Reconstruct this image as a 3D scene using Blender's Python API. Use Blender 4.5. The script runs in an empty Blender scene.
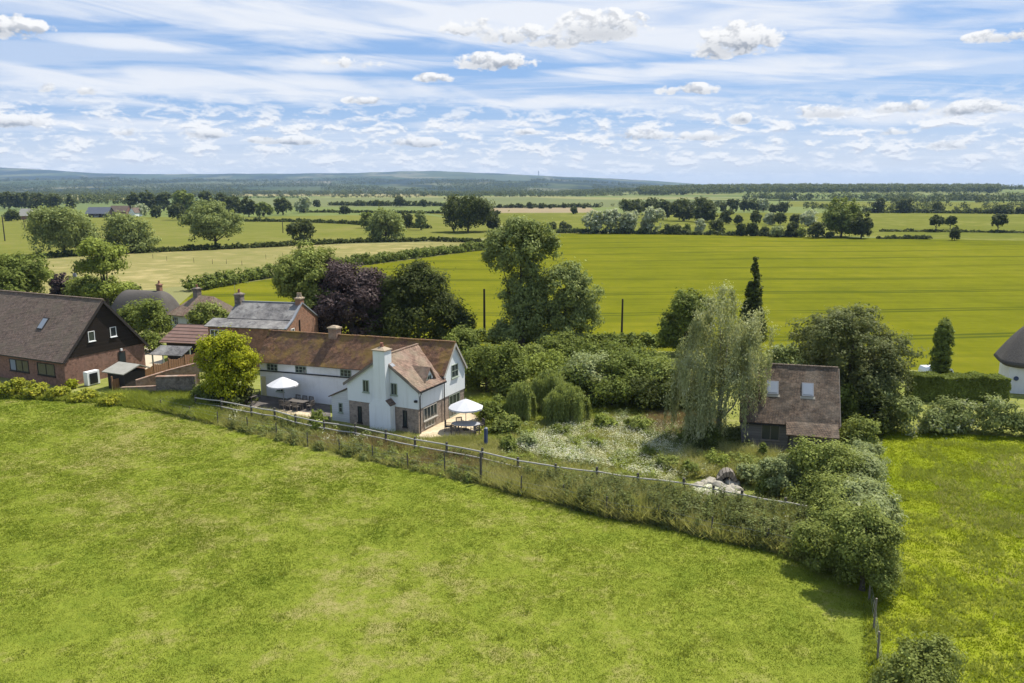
import bpy, math, random
import numpy as np
from math import radians as R, sin, cos, pi, atan2, sqrt
from mathutils import Vector, Matrix

# ------------------------------------------------------------------ camera, light, exposure
SC = bpy.context.scene
COL = SC.collection
F, CAMH = 796.0, 20.0
PITCH = math.atan(153.5 / F)
SUN_AZ, SUN_EL = R(50), R(60)          # azimuth clockwise from +Y (the view direction)
SUN_W, SKY_W, EXPO = 5.0, 0.10, 0.56
cam = bpy.data.cameras.new('camera')
cam.lens = F / 1024 * 36; cam.sensor_width = 36; cam.sensor_fit = 'HORIZONTAL'
cam.clip_start = 0.5; cam.clip_end = 60000
camo = bpy.data.objects.new('camera', cam); COL.objects.link(camo)
camo.location = (0, 0, CAMH); camo.rotation_euler = (pi / 2 - PITCH, 0, 0)
SC.camera = camo
SC.view_settings.view_transform = 'Standard'; SC.view_settings.look = 'None'
SC.view_settings.exposure = EXPO; SC.view_settings.gamma = 1; SC.view_settings.use_curve_mapping = False
try:
    SC.cycles.volume_bounces = 0; SC.cycles.max_bounces = 5; SC.cycles.diffuse_bounces = 2
    SC.cycles.transmission_bounces = 2; SC.cycles.glossy_bounces = 2; SC.cycles.use_denoising = True
    SC.cycles.use_adaptive_sampling = True
except Exception:
    pass
sl = bpy.data.lights.new('sun', 'SUN'); sl.energy = SUN_W; sl.angle = R(0.53); sl.color = (1.0, 0.95, 0.87)
so = bpy.data.objects.new('sun', sl); COL.objects.link(so)
SV = Vector((sin(SUN_AZ) * cos(SUN_EL), cos(SUN_AZ) * cos(SUN_EL), sin(SUN_EL)))
so.rotation_euler = SV.to_track_quat('Z', 'Y').to_euler(); so.location = SV * 200

_s, _c = sin(PITCH), cos(PITCH)
def D(px, py):
    yd = (py - 341.5) / F
    return Vector(((px - 512) / F, _c - yd * _s, -_s - yd * _c))
def G(px, py, z=0.0):
    """point at height z seen in the direction of a picture point"""
    d = D(px, py); t = (z - CAMH) / d.z
    return Vector((d.x * t, d.y * t, z))
def HZ(px, py, y):
    d = D(px, py); return CAMH + d.z * y / d.y
def MPP(y): return (y * _c + CAMH * _s) / F

# ------------------------------------------------------------------ node helpers
class NT:
    def __init__(s, tree): s.t = tree; s.n = tree.nodes; s.l = tree.links
    def new(s, typ, **kw):
        n = s.n.new(typ)
        for k, v in kw.items(): setattr(n, k, v)
        return n
    def put(s, sock, v):
        if hasattr(v, 'links') or isinstance(v, bpy.types.NodeSocket): s.l.new(v, sock)
        elif v is not None: sock.default_value = v
    def m(s, op, a, b=None, c=None, clamp=False):
        n = s.new('ShaderNodeMath', operation=op, use_clamp=clamp)
        for i, v in enumerate((a, b, c)):
            if v is not None: s.put(n.inputs[i], v)
        return n.outputs[0]
    def mix(s, fac, a, b, blend='MIX'):
        n = s.new('ShaderNodeMix', data_type='RGBA', blend_type=blend)
        s.put(n.inputs[0], fac); s.put(n.inputs[6], a); s.put(n.inputs[7], b)
        return n.outputs[2]
    def noise(s, vec, scale, detail=3, rough=0.55, dist=0.0):
        n = s.new('ShaderNodeTexNoise'); s.put(n.inputs['Vector'], vec)
        n.inputs['Scale'].default_value = scale; n.inputs['Detail'].default_value = detail
        n.inputs['Roughness'].default_value = rough; n.inputs['Distortion'].default_value = dist
        return n.outputs['Fac']
    def ramp(s, fac, stops):
        n = s.new('ShaderNodeValToRGB'); s.put(n.inputs[0], fac)
        e = n.color_ramp.elements
        while len(e) < len(stops): e.new(0.5)
        for i, (p, c) in enumerate(stops):
            e[i].position = p; e[i].color = c4(c)
        return n.outputs[0]
    def rng(s, v, a, b, c=0.0, d=1.0, smooth=True):
        n = s.new('ShaderNodeMapRange'); n.interpolation_type = 'SMOOTHSTEP' if smooth else 'LINEAR'
        s.put(n.inputs[0], v)
        for i, q in enumerate((a, b, c, d)): s.put(n.inputs[i + 1], q)
        return n.outputs[0]
    def comb(s, x, y, z):
        n = s.new('ShaderNodeCombineXYZ')
        for i, q in enumerate((x, y, z)): s.put(n.inputs[i], q)
        return n.outputs[0]
    def sep(s, v):
        n = s.new('ShaderNodeSeparateXYZ'); s.put(n.inputs[0], v); return n.outputs
    def mapv(s, v, sc=(1, 1, 1), rot=(0, 0, 0), loc=(0, 0, 0)):
        n = s.new('ShaderNodeMapping'); s.put(n.inputs[0], v)
        n.inputs[1].default_value = loc; n.inputs[2].default_value = rot; n.inputs[3].default_value = sc
        return n.outputs[0]
def c4(c): return tuple(c) if len(c) == 4 else tuple(c) + (1.0,)

# ------------------------------------------------------------------ world: sky texture with clouds
W = bpy.data.worlds.new('World'); SC.world = W; W.use_nodes = True
def build_world():
    nt = NT(W.node_tree); nt.n.clear()
    out = nt.new('ShaderNodeOutputWorld'); bg = nt.new('ShaderNodeBackground')
    sky = nt.new('ShaderNodeTexSky'); sky.sky_type = 'NISHITA'; sky.sun_disc = False
    sky.sun_elevation = SUN_EL; sky.sun_rotation = SUN_AZ
    sky.air_density = 1.0; sky.dust_density = 0.6; sky.ozone_density = 1.6; sky.altitude = 50
    d = nt.new('ShaderNodeTexCoord').outputs['Generated']
    x, y, z = nt.sep(d)
    az = nt.m('ARCTAN2', x, y); el = nt.m('ARCSINE', z)
    # high streaked cloud on a plane far overhead
    zz = nt.m('ADD', nt.m('MAXIMUM', z, 0.0), 0.045)
    p = nt.comb(nt.m('DIVIDE', x, zz), nt.m('DIVIDE', y, zz), 0.0)
    warp = nt.noise(nt.mapv(p, (0.25, 0.5, 1), loc=(3, 1, 0)), 1.0, 3)
    pw = nt.new('ShaderNodeVectorMath', operation='ADD'); nt.put(pw.inputs[0], p)
    nt.put(pw.inputs[1], nt.comb(nt.m('MULTIPLY', warp, 1.6), nt.m('MULTIPLY', warp, 1.1), 0.0)); pw = pw.outputs[0]
    c1 = nt.noise(nt.mapv(pw, (0.26, 0.95, 1), rot=(0, 0, R(7)), loc=(0.4, 0.35, 0)), 1.0, 9, 0.62, 0.5)
    fib = nt.noise(nt.mapv(pw, (0.9, 3.2, 1), rot=(0, 0, R(-9)), loc=(5, 2, 0)), 1.0, 7, 0.65, 0.4)
    sheet = nt.rng(nt.m('ADD', nt.m('MULTIPLY', c1, 0.78), nt.m('MULTIPLY', fib, 0.22)), nt.rng(el, R(4), R(13), .468, .395), nt.rng(el, R(4), R(13), .60, .53), 0.0, 0.92)
    # thin veil, low and bright towards the horizon; unseen overhead part added for ambient
    veil = nt.m('MAXIMUM', nt.rng(el, R(0.0), R(6.5), 0.90, 0.08), nt.rng(el, R(16), R(40), 0.0, 0.35))
    # rows of small flattened puffs low down
    q = nt.comb(nt.m('MULTIPLY', az, 30.0), nt.m('MULTIPLY', el, 82.0), 0.0)
    lump = nt.noise(nt.mapv(q, (1, 1, 1), loc=(2.3, 0.7, 0)), 1.0, 6, 0.62, 0.25)
    band = nt.m('MULTIPLY', nt.rng(el, R(0.2), R(1.2)), nt.rng(el, R(7.0), R(3.8)))
    low = nt.m('MULTIPLY', nt.rng(lump, 0.45, 0.62), band)
    lump2 = nt.noise(nt.mapv(q, (1, 1, 1), loc=(2.3, 0.95, 0)), 1.0, 6, 0.62, 0.25)   # the same puffs a little higher: their upper rims
    lowsh = nt.m('MULTIPLY', nt.rng(nt.m('SUBTRACT', lump2, lump), -0.02, 0.09), band)
    # single fair-weather clouds
    puffs = [(600, 28, 56, 20, 1), (556, 42, 40, 10, .9), (515, 36, 60, 13, .8), (494, 63, 50, 12, 1), (470, 30, 40, 14, .55), (738, 42, 48, 21, 1), (715, 54, 26, 9, 1), (690, 90, 42, 8, .8), (362, 101, 22, 6, .9),
             (12, 29, 38, 14, 1), (12, 122, 40, 9, .9), (205, 134, 28, 8, .9), (287, 141, 44, 6, 1), (415, 143, 40, 7, 1),
             (640, 136, 42, 8, .9), (740, 119, 14, 8, 1), (828, 112, 38, 9, .85), (905, 108, 38, 8, .85), (972, 110, 40, 10, .9),
             (435, 79, 26, 7, .8), (525, 132, 18, 5, .8), (705, 136, 34, 7, .8), (948, 146, 28, 6, .8), (86, 91, 13, 6, .8),
             (45, 88, 18, 6, .6), (128, 133, 16, 6, .8), (1008, 36, 40, 8, .9), (350, 63, 40, 8, .6), (888, 132, 30, 5, .6)]
    wv = nt.comb(nt.m('MULTIPLY', az, 42.0), nt.m('MULTIPLY', el, 62.0), 0.0)
    wn = nt.noise(wv, 1.0, 6, 0.58, 0.15)
    wn2 = nt.noise(nt.mapv(wv, loc=(0.12, 0.30, 0)), 1.0, 6, 0.58, 0.15)
    ma = None; sh = None
    for px, py, w, h, k in puffs:
        dd = D(px, py).normalized(); a0 = atan2(dd.x, dd.y); e0 = math.asin(dd.z)
        wa, he = w / F, h / F
        ax = nt.m('MULTIPLY', nt.m('SUBTRACT', az, a0), 1 / wa)
        ey = nt.m('MULTIPLY', nt.m('SUBTRACT', el, e0), 1 / he)
        eyb = nt.m('MULTIPLY', nt.m('MINIMUM', ey, 0.0), 0.9)       # flatter base
        r2 = nt.m('ADD', nt.m('MULTIPLY', ax, ax), nt.m('ADD', nt.m('MULTIPLY', ey, ey), nt.m('MULTIPLY', eyb, eyb)))
        mk = nt.m('MULTIPLY', nt.m('SUBTRACT', 1.0, r2, clamp=True), k)
        g = nt.m('MULTIPLY', mk, nt.m('SUBTRACT', 0.35, ey, clamp=True))
        ma = mk if ma is None else nt.m('MAXIMUM', ma, mk)
        sh = g if sh is None else nt.m('MAXIMUM', sh, g)
    wq = nt.rng(wn, 0.30, 0.70, 0, 1, False)
    puff = nt.rng(nt.m('ADD', ma, nt.m('MULTIPLY', nt.m('MULTIPLY', nt.m('SUBTRACT', wq, 0.5), 1.25), nt.rng(ma, 0.0, 0.25))), 0.24, 0.68)
    shade = nt.m('ADD', nt.m('MULTIPLY', sh, 0.95), nt.m('MULTIPLY', nt.rng(nt.m('SUBTRACT', wn2, wn), -0.04, 0.14), 0.5), clamp=True)
    # long brushed streaks of high cloud
    fv = nt.comb(nt.m('ADD', nt.m('MULTIPLY', az, 6.5), nt.m('MULTIPLY', el, 14.0)), nt.m('ADD', nt.m('MULTIPLY', el, 40.0), nt.m('MULTIPLY', az, 2.2)), 0.0)
    fb = nt.noise(fv, 1.0, 6, 0.56, 0.9)
    fq = nt.rng(fb, 0.28, 0.72, 0, 1, False)
    mb_ = None
    for px, py, w, h, k in [(500, 20, 520, 34, 1.0), (690, 42, 330, 20, .8), (230, 86, 300, 17, .9), (570, 103, 170, 9, .9), (770, 68, 200, 16, .85), (650, 74, 140, 10, .9), (470, 126, 80, 7, .8), (905, 66, 110, 6, .8), (950, 112, 170, 15, .8),
                            (170, 46, 130, 9, .8), (330, 64, 130, 10, .85), (60, 100, 120, 8, .7), (1000, 20, 120, 8, .6), (640, 106, 70, 5, .8), (130, 126, 160, 9, .75), (420, 60, 120, 8, .7)]:
        dd = D(px, py).normalized(); a0 = atan2(dd.x, dd.y); e0 = math.asin(dd.z)
        ax = nt.m('MULTIPLY', nt.m('SUBTRACT', az, a0), F / w); ey = nt.m('MULTIPLY', nt.m('SUBTRACT', el, e0), F / h)
        mk = nt.m('MULTIPLY', nt.m('SUBTRACT', 1.0, nt.m('ADD', nt.m('MULTIPLY', ax, ax), nt.m('MULTIPLY', ey, ey)), clamp=True), k)
        mb_ = mk if mb_ is None else nt.m('MAXIMUM', mb_, mk)
    streak = nt.m('MULTIPLY', nt.rng(nt.m('ADD', mb_, nt.m('MULTIPLY', nt.m('MULTIPLY', nt.m('SUBTRACT', fq, 0.5), 1.05), nt.rng(mb_, 0.0, 0.3))), 0.10, 1.02), 0.94)
    K = 10.0
    white = (.690 * K, .690 * K, .690 * K, 1); grey = (.25 * K, .275 * K, .32 * K, 1)
    cw = (.600 * K, .622 * K, .665 * K, 1)
    colr = nt.mix(0.72, sky.outputs[0], (0.118 * K, 0.255 * K, 0.53 * K, 1))
    colr = nt.mix(veil, colr, nt.mix(nt.rng(el, R(0.5), R(5.5)), (.60 * K, .61 * K, .62 * K, 1), (.46 * K, .53 * K, .64 * K, 1)))
    colr = nt.mix(nt.m('MULTIPLY', sheet, .42), colr, cw)
    colr = nt.mix(streak, colr, cw)
    colr = nt.mix(low, colr, nt.mix(nt.m('MULTIPLY', lowsh, 0.75), white, (.36 * K, .39 * K, .46 * K, 1)))
    colr = nt.mix(puff, colr, nt.mix(shade, white, grey))
    nt.put(bg.inputs[0], colr); bg.inputs[1].default_value = SKY_W
    nt.l.new(bg.outputs[0], out.inputs[0])
build_world()

# ------------------------------------------------------------------ materials
LEAF_GAIN = 1.9
def mat(name, build, rough=0.8, spec=0.3):
    m = bpy.data.materials.new(name); m.use_nodes = True
    nt = NT(m.node_tree); b = nt.n['Principled BSDF']
    b.inputs['Roughness'].default_value = rough; b.inputs['Specular IOR Level'].default_value = spec
    col = build(nt, b)
    if col is not None: nt.put(b.inputs['Base Color'], col if not isinstance(col, tuple) else c4(col))
    return m
def bump(nt, b, h, strength=0.4, dist=0.05):
    n = nt.new('ShaderNodeBump'); n.inputs['Strength'].default_value = strength; n.inputs['Distance'].default_value = dist
    nt.put(n.inputs['Height'], h); nt.l.new(n.outputs[0], b.inputs['Normal'])
def obj_co(nt): return nt.new('ShaderNodeTexCoord').outputs['Object']
def plain(name, c, rough=0.6, var=0.18, scale=3.0, spec=0.3, metal=0.0):
    def f(nt, b):
        n = nt.noise(obj_co(nt), scale, 5, 0.6); b.inputs['Metallic'].default_value = metal
        return nt.mix(n, tuple(q * (1 - var) for q in c) + (1,), tuple(min(1, q * (1 + var)) for q in c) + (1,))
    return mat(name, f, rough, spec)
def brickish(name, cs, mortar, sc, w=0.25, h=0.10, moss=None, mossamt=0.5, bs=0.35, axis='sum', mortar_w=0.008, big=0.35):
    """courses of bricks or tiles, following height, with patches of colour"""
    def f(nt, b):
        o = obj_co(nt); x, y, z = nt.sep(o)
        hx = nt.m('ADD', x, y) if axis == 'sum' else (x if axis == 'x' else y)
        v = nt.comb(hx, nt.m('MULTIPLY', z, sc), 0)
        br = nt.new('ShaderNodeTexBrick'); nt.put(br.inputs['Vector'], v)
        br.inputs['Scale'].default_value = 1.0; br.inputs['Brick Width'].default_value = w; br.inputs['Row Height'].default_value = h
        br.inputs['Mortar Size'].default_value = mortar_w; br.inputs['Bias'].default_value = 0.0
        br.inputs['Color1'].default_value = c4(cs[0]); br.inputs['Color2'].default_value = c4(cs[1]); br.inputs['Mortar'].default_value = c4(mortar)
        wn = nt.new('ShaderNodeTexWhiteNoise', noise_dimensions='2D')
        fl = nt.comb(nt.m('FLOOR', nt.m('DIVIDE', hx, w)), nt.m('FLOOR', nt.m('DIVIDE', nt.m('MULTIPLY', z, sc), h)), 0)
        nt.put(wn.inputs['Vector'], fl)
        col = nt.mix(nt.m('MULTIPLY', wn.outputs[0], 0.6), br.outputs[0], c4(cs[2])); nf = nt.noise(o, 3.2, 4, .7); col = nt.mix(nt.rng(nf, .42, .66, 0, .45), col, c4(tuple(q * 1.5 for q in cs[1]))); col = nt.mix(nt.rng(nt.noise(nt.mapv(o, loc=(4, 9, 1)), 2.1, 5, .7), .5, .68, 0, .6), col, c4(tuple(q * .45 for q in cs[2])))
        n1 = nt.noise(o, 0.7, 6, 0.65)
        col = nt.mix(nt.rng(n1, 0.40, 0.66, 0, big), col, c4(cs[3] if len(cs) > 3 else cs[2]))
        if moss:
            n2 = nt.noise(nt.mapv(o, loc=(7, 3, 2)), 0.55, 7, 0.7)
            col = nt.mix(nt.rng(n2, 0.46, 0.62, 0, mossamt), col, c4(moss))
        bump(nt, b, nt.m('ADD', br.outputs['Fac'], nt.m('MULTIPLY', wn.outputs[0], -0.6)), bs, 0.03)
        return col
    return mat(name, f, 0.9, 0.15)
def leafmat(name, c1, c2, c3=None, tr=0.35, rough=0.6, gain=LEAF_GAIN):
    warm = lambda c: (c[0] + .8 * max(0, .88 * c[1] - c[0]), c[1], c[2] * .95) if c[1] > c[0] else c
    c1, c2 = warm(c1), warm(c2)
    c1 = tuple(min(.9, q * gain) for q in c1); c2 = tuple(min(.9, q * gain) for q in c2); c3 = c3 and tuple(min(.9, q * (gain if gain < 1.2 else 1.1)) for q in c3)
    m = bpy.data.materials.new(name); m.use_nodes = True
    nt = NT(m.node_tree); b = nt.n['Principled BSDF']; out = nt.n['Material Output']
    b.inputs['Roughness'].default_value = rough; b.inputs['Specular IOR Level'].default_value = 0.06
    ri = nt.new('ShaderNodeNewGeometry').outputs['Random Per Island']
    n = nt.noise(obj_co(nt), 0.55, 3, 0.6)
    fac = nt.m('ADD', nt.m('MULTIPLY', ri, 0.55), nt.m('MULTIPLY', nt.rng(n, 0.35, 0.65), 0.45))
    stops = [(0.0, c1), (0.75, c2), (1.0, c3 or tuple(min(.5, q * 1.7) for q in c2))]
    col = nt.ramp(fac, stops); nt.put(b.inputs['Base Color'], col)
    t = nt.new('ShaderNodeBsdfTranslucent'); nt.put(t.inputs[0], nt.mix(1.0, col, (1.25, 1.22, .85, 1), 'MULTIPLY'))
    ms = nt.new('ShaderNodeMixShader'); ms.inputs[0].default_value = tr
    nt.l.new(b.outputs[0], ms.inputs[1]); nt.l.new(t.outputs[0], ms.inputs[2]); nt.l.new(ms.outputs[0], out.inputs[0])
    return m
L = {
 'mid':    leafmat('leaf_mid',    (.034, .064, .014), (.072, .115, .026)),
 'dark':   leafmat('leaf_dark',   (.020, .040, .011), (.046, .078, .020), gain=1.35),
 'yew':    leafmat('leaf_yew',    (.022, .042, .012), (.052, .080, .022), gain=1.25),
 'light':  leafmat('leaf_light',  (.060, .095, .018), (.115, .160, .034)),
 'lime':   leafmat('leaf_lime',   (.100, .128, .008), (.245, .255, .014), gain=1.5),
 'silver': leafmat('leaf_silver', (.105, .125, .070), (.24, .26, .165)),
 'willow': leafmat('leaf_willow', (.055, .085, .026), (.125, .155, .056)),
 'birch':  leafmat('leaf_birch',  (.095, .112, .046), (.215, .222, .112)),
 'copper': leafmat('leaf_copper', (.028, .019, .018), (.075, .052, .048), (.16, .125, .11), .15, gain=1.2),
 'olive':  leafmat('leaf_olive',  (.060, .085, .020), (.125, .150, .040)),
 'pale':   leafmat('leaf_pale',   (.075, .100, .038), (.160, .185, .085)),
 'blossom':leafmat('leaf_blossom',(.060, .090, .026), (.120, .150, .055), (.46, .47, .36)),
 'far':    leafmat('leaf_far',    (.030, .048, .016), (.064, .088, .028), gain=1.35),
 'farwood':leafmat('leaf_farwood',(.026, .044, .014), (.066, .090, .026), gain=1.35),
 'weep':   leafmat('leaf_weep',   (.060, .090, .024), (.150, .185, .055), (.26, .28, .12)),
 'yellow': leafmat('leaf_yellow', (.085, .120, .014), (.185, .185, .022), (.48, .40, .035)),
 'tallgrass': leafmat('blade_tall', (.190, .210, .055), (.350, .340, .125), (.46, .43, .22), .5, gain=1.0),
 'greengrass': leafmat('blade_green', (.145, .190, .028), (.270, .320, .058), (.36, .37, .11), .5, gain=1.0),
 'paddock': leafmat('blade_paddock', (.115, .150, .020), (.190, .212, .034), (.26, .26, .08), .38, gain=1.0),
 'redgrass': leafmat('blade_red', (.120, .095, .045), (.25, .19, .10), (.32, .26, .14), .5, gain=1.0),
 'nettle': leafmat('leaf_nettle', (.055, .090, .024), (.125, .165, .050), (.22, .25, .11), gain=1.25),
 'cream':  leafmat('petal_cream', (.34, .36, .16), (.58, .56, .34), (.66, .64, .48), .2, gain=1.0),
 'rightolive': leafmat('leaf_olive_grey', (.044, .056, .020), (.115, .128, .050), (.20, .195, .11), gain=1.6),
 'bramble': leafmat('leaf_bramble', (.034, .054, .016), (.080, .100, .030), (.16, .17, .07), .25, gain=1.2),
 'white':  leafmat('petal_white', (.42, .43, .27), (.62, .62, .46), (.75, .75, .66), .2, gain=1.0),
}
def turfmat(name, ca, cb, cc, sc, tr=.4):
    m = bpy.data.materials.new(name); m.use_nodes = True; nt = NT(m.node_tree); b = nt.n['Principled BSDF']; out = nt.n['Material Output']
    b.inputs['Roughness'].default_value = .8; b.inputs['Specular IOR Level'].default_value = .0
    ge = nt.new('ShaderNodeNewGeometry'); g = ge.outputs['Position']
    n1 = nt.noise(g, sc, 5, 0.6, 0.6); n2 = nt.noise(g, sc * 9, 5, 0.62)
    k = nt.m('ADD', nt.m('ADD', nt.m('MULTIPLY', n1, .5), nt.m('MULTIPLY', nt.m('SUBTRACT', nt.noise(g, sc * .35, 3), .5), .55)), nt.m('ADD', nt.m('MULTIPLY', n2, .5), nt.m('MULTIPLY', nt.m('SUBTRACT', ge.outputs['Random Per Island'], .5), .10)))
    col = nt.ramp(k, [(.30, ca), (.48, tuple((p + q) / 2 for p, q in zip(ca, cb))), (.62, cb), (.80, cc)])
    nt.put(b.inputs['Base Color'], col); t = nt.new('ShaderNodeBsdfTranslucent'); nt.put(t.inputs[0], nt.mix(1.0, col, (1.2, 1.2, .8, 1), 'MULTIPLY'))
    ms = nt.new('ShaderNodeMixShader'); ms.inputs[0].default_value = tr
    nt.l.new(b.outputs[0], ms.inputs[1]); nt.l.new(t.outputs[0], ms.inputs[2]); nt.l.new(ms.outputs[0], out.inputs[0])
    return m
L['turf'] = turfmat('blade_turf', (.104, .150, .014), (.208, .240, .030), (.32, .30, .10), .055)
L['haygrass'] = turfmat('blade_hay', (.150, .196, .008), (.235, .265, .018), (.31, .31, .07), .04)
def field(name, ca, cb, cc=None, lines=None, fine=0.35, sc=0.02, linecol=None, ang=0.0, linew=0.12, stretch=(1, 1, 1), patch=0.5):
    """grass or crop: wide patches, medium mottling and fine texture by position on the ground"""
    def f(nt, b):
        g = nt.new('ShaderNodeNewGeometry').outputs['Position']
        gs = nt.mapv(g, stretch, rot=(0, 0, ang))
        n1 = nt.noise(gs, sc, 5, 0.6, 0.6); n2 = nt.noise(gs, sc * 9, 5, 0.62); n3 = nt.noise(g, fine, 4, 0.65)
        k = nt.m('ADD', nt.m('MULTIPLY', n1, patch), nt.m('ADD', nt.m('MULTIPLY', n2, 0.75 - patch / 2), nt.m('MULTIPLY', n3, 0.25 + (0.0 if patch > .4 else .1))))
        mid = tuple((p + q) / 2 for p, q in zip(ca, cb))
        col = nt.ramp(k, [(0.36, ca), (0.52, mid), (0.64, cb), (0.80, cc or cb)])
        if lines:
            per, = lines
            u = nt.sep(nt.mapv(g, (1, 1, 1), rot=(0, 0, ang)))[1]
            u = nt.m('ADD', u, nt.m('MULTIPLY', nt.noise(g, 0.006, 2), 34.0))
            w = nt.m('PINGPONG', u, per / 2)
            w2 = nt.m('ABSOLUTE', nt.m('SUBTRACT', w, 1.1)); dark = nt.m('MULTIPLY', nt.rng(w2, 0.30, 1.0, 1.0, 0.0), nt.rng(nt.noise(g, 0.02, 2), 0.35, 0.6, .25, 0.9))
            u2 = nt.m('MULTIPLY', nt.noise(nt.mapv(g, (0.010, 0.22, 1), rot=(0, 0, ang)), 1.0, 6, 0.75), 1.0)
            col = nt.mix(nt.rng(u2, 0.42, 0.66, 0.0, 0.34), col, c4(linecol))
            col = nt.mix(dark, col, c4(linecol))
        bump(nt, b, nt.m('ADD', nt.m('MULTIPLY', n3, 0.6), n2), 0.5, 0.25)
        return col
    return mat(name, f, 1.0, 0.0)

# ------------------------------------------------------------------ mesh builders
def tag(o, label=None, cat=None, group=None, kind=None):
    if label: o['label'] = label
    if cat: o['category'] = cat
    if group: o['group'] = group
    if kind: o['kind'] = kind
    return o
def empty(name, label, cat, loc=(0, 0, 0), rz=0.0, group=None):
    o = bpy.data.objects.new(name, None); COL.objects.link(o); o.location = loc; o.rotation_euler = (0, 0, rz)
    o.empty_display_size = 0.3
    return tag(o, label, cat, group)
def link(name, me, m, parent=None, loc=None):
    if m is not None and len(me.materials) == 0: me.materials.append(m)
    o = bpy.data.objects.new(name, me); COL.objects.link(o)
    if parent is not None: o.parent = parent
    if loc is not None: o.location = loc
    return o
class MB:
    def __init__(s): s.v = []; s.f = []
    def add(s, vs, fs):
        k = len(s.v); s.v += [tuple(p) for p in vs]; s.f += [tuple(i + k for i in q) for q in fs]; return s
    def box(s, a, b):
        (x0, y0, z0), (x1, y1, z1) = a, b
        return s.add([(x0, y0, z0), (x1, y0, z0), (x1, y1, z0), (x0, y1, z0), (x0, y0, z1), (x1, y0, z1), (x1, y1, z1), (x0, y1, z1)],
                     [(0, 3, 2, 1), (4, 5, 6, 7), (0, 1, 5, 4), (1, 2, 6, 5), (2, 3, 7, 6), (3, 0, 4, 7)])
    def hexa(s, lo, hi):
        """four bottom and four top corners, same turn"""
        return s.add(list(lo) + list(hi), [(3, 2, 1, 0), (4, 5, 6, 7), (0, 1, 5, 4), (1, 2, 6, 5), (2, 3, 7, 6), (3, 0, 4, 7)])
    def prism(s, poly, vec):
        n = len(poly); vec = Vector(vec); p = [Vector(q) for q in poly]
        fs = [tuple(range(n - 1, -1, -1)), tuple(range(n, 2 * n))] + [(i, (i + 1) % n, n + (i + 1) % n, n + i) for i in range(n)]
        return s.add(p + [q + vec for q in p], fs)
    def bar(s, a, b, w, h=None, up=(0, 0, 1)):
        a, b = Vector(a), Vector(b); h = h or w; d = (b - a).normalized(); up = Vector(up)
        if abs(d.dot(up)) > 0.98: up = Vector((1, 0, 0))
        x = d.cross(up).normalized() * w / 2; y = x.cross(d).normalized() * h / 2
        return s.hexa([a - x - y, a + x - y, a + x + y, a - x + y], [b - x - y, b + x - y, b + x + y, b - x + y])
    def tube(s, pts, rad, n=7, cap=True):
        pts = [Vector(p) for p in pts]; vs = []; fs = []
        for i, p in enumerate(pts):
            d = (pts[min(i + 1, len(pts) - 1)] - pts[max(i - 1, 0)]).normalized()
            up = Vector((0, 0, 1)) if abs(d.z) < 0.95 else Vector((1, 0, 0))
            x = d.cross(up).normalized(); y = x.cross(d)
            r = rad[i] if hasattr(rad, '__len__') else rad
            vs += [p + (x * cos(2 * pi * k / n) + y * sin(2 * pi * k / n)) * r for k in range(n)]
        for i in range(len(pts) - 1):
            fs += [(i * n + k, i * n + (k + 1) % n, (i + 1) * n + (k + 1) % n, (i + 1) * n + k) for k in range(n)]
        if cap: fs += [tuple(range(n - 1, -1, -1)), tuple(range((len(pts) - 1) * n, len(pts) * n))]
        return s.add(vs, fs)
    def slab(s, p00, p10, p11, p01, th=0.12, nx=1, ny=1, jit=0.0, seed=1):
        """a roof plane with thickness; a fine grid with slight unevenness when nx, ny > 1"""
        rg = random.Random(seed); p00, p10, p11, p01 = map(Vector, (p00, p10, p11, p01))
        nrm = (p10 - p00).cross(p01 - p00).normalized()
        if nrm.z < 0: nrm = -nrm
        top = []; bot = []
        for j in range(ny + 1):
            for i in range(nx + 1):
                u, v = i / nx, j / ny
                p = (p00 * (1 - u) + p10 * u) * (1 - v) + (p01 * (1 - u) + p11 * u) * v
                o = nrm * rg.uniform(-jit, jit)
                top.append(p + o + nrm * th); bot.append(p + o)
        k = len(top); w = nx + 1; fs = []
        for j in range(ny):
            for i in range(nx):
                a = j * w + i
                fs += [(a, a + 1, a + w + 1, a + w), (k + a + w, k + a + w + 1, k + a + 1, k + a)]
        for i in range(nx):
            fs += [(i, k + i, k + i + 1, i + 1), (ny * w + i + 1, k + ny * w + i + 1, k + ny * w + i, ny * w + i)]
        for j in range(ny):
            fs += [(j * w + w, k + j * w + w, k + j * w, j * w), (j * w + nx, k + j * w + nx, k + j * w + w + nx, j * w + w + nx)]
        return s.add(top + bot, fs)
    def build(s, name, m, parent=None, smooth=False):
        me = bpy.data.meshes.new(name); me.from_pydata(s.v, [], s.f); me.update()
        if smooth: me.polygons.foreach_set('use_smooth', [True] * len(me.polygons))
        return link(name, me, m, parent)
def np_mesh(name, V, nper):
    """loose faces with nper corners each, from an (n*nper, 3) array"""
    V = np.asarray(V, np.float32).reshape(-1, 3); n = len(V) // nper
    me = bpy.data.meshes.new(name); me.vertices.add(len(V)); me.vertices.foreach_set('co', V.ravel())
    me.loops.add(len(V)); me.loops.foreach_set('vertex_index', np.arange(len(V), dtype=np.int32))
    me.polygons.add(n); me.polygons.foreach_set('loop_start', np.arange(0, n * nper, nper, dtype=np.int32))
    me.polygons.foreach_set('loop_total', np.full(n, nper, np.int32)); me.update(calc_edges=True)
    return me
def unit(a): return a / np.maximum(np.linalg.norm(a, axis=1, keepdims=True), 1e-9)
def rdir(rg, n): return unit(rg.normal(size=(n, 3)))
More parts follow.
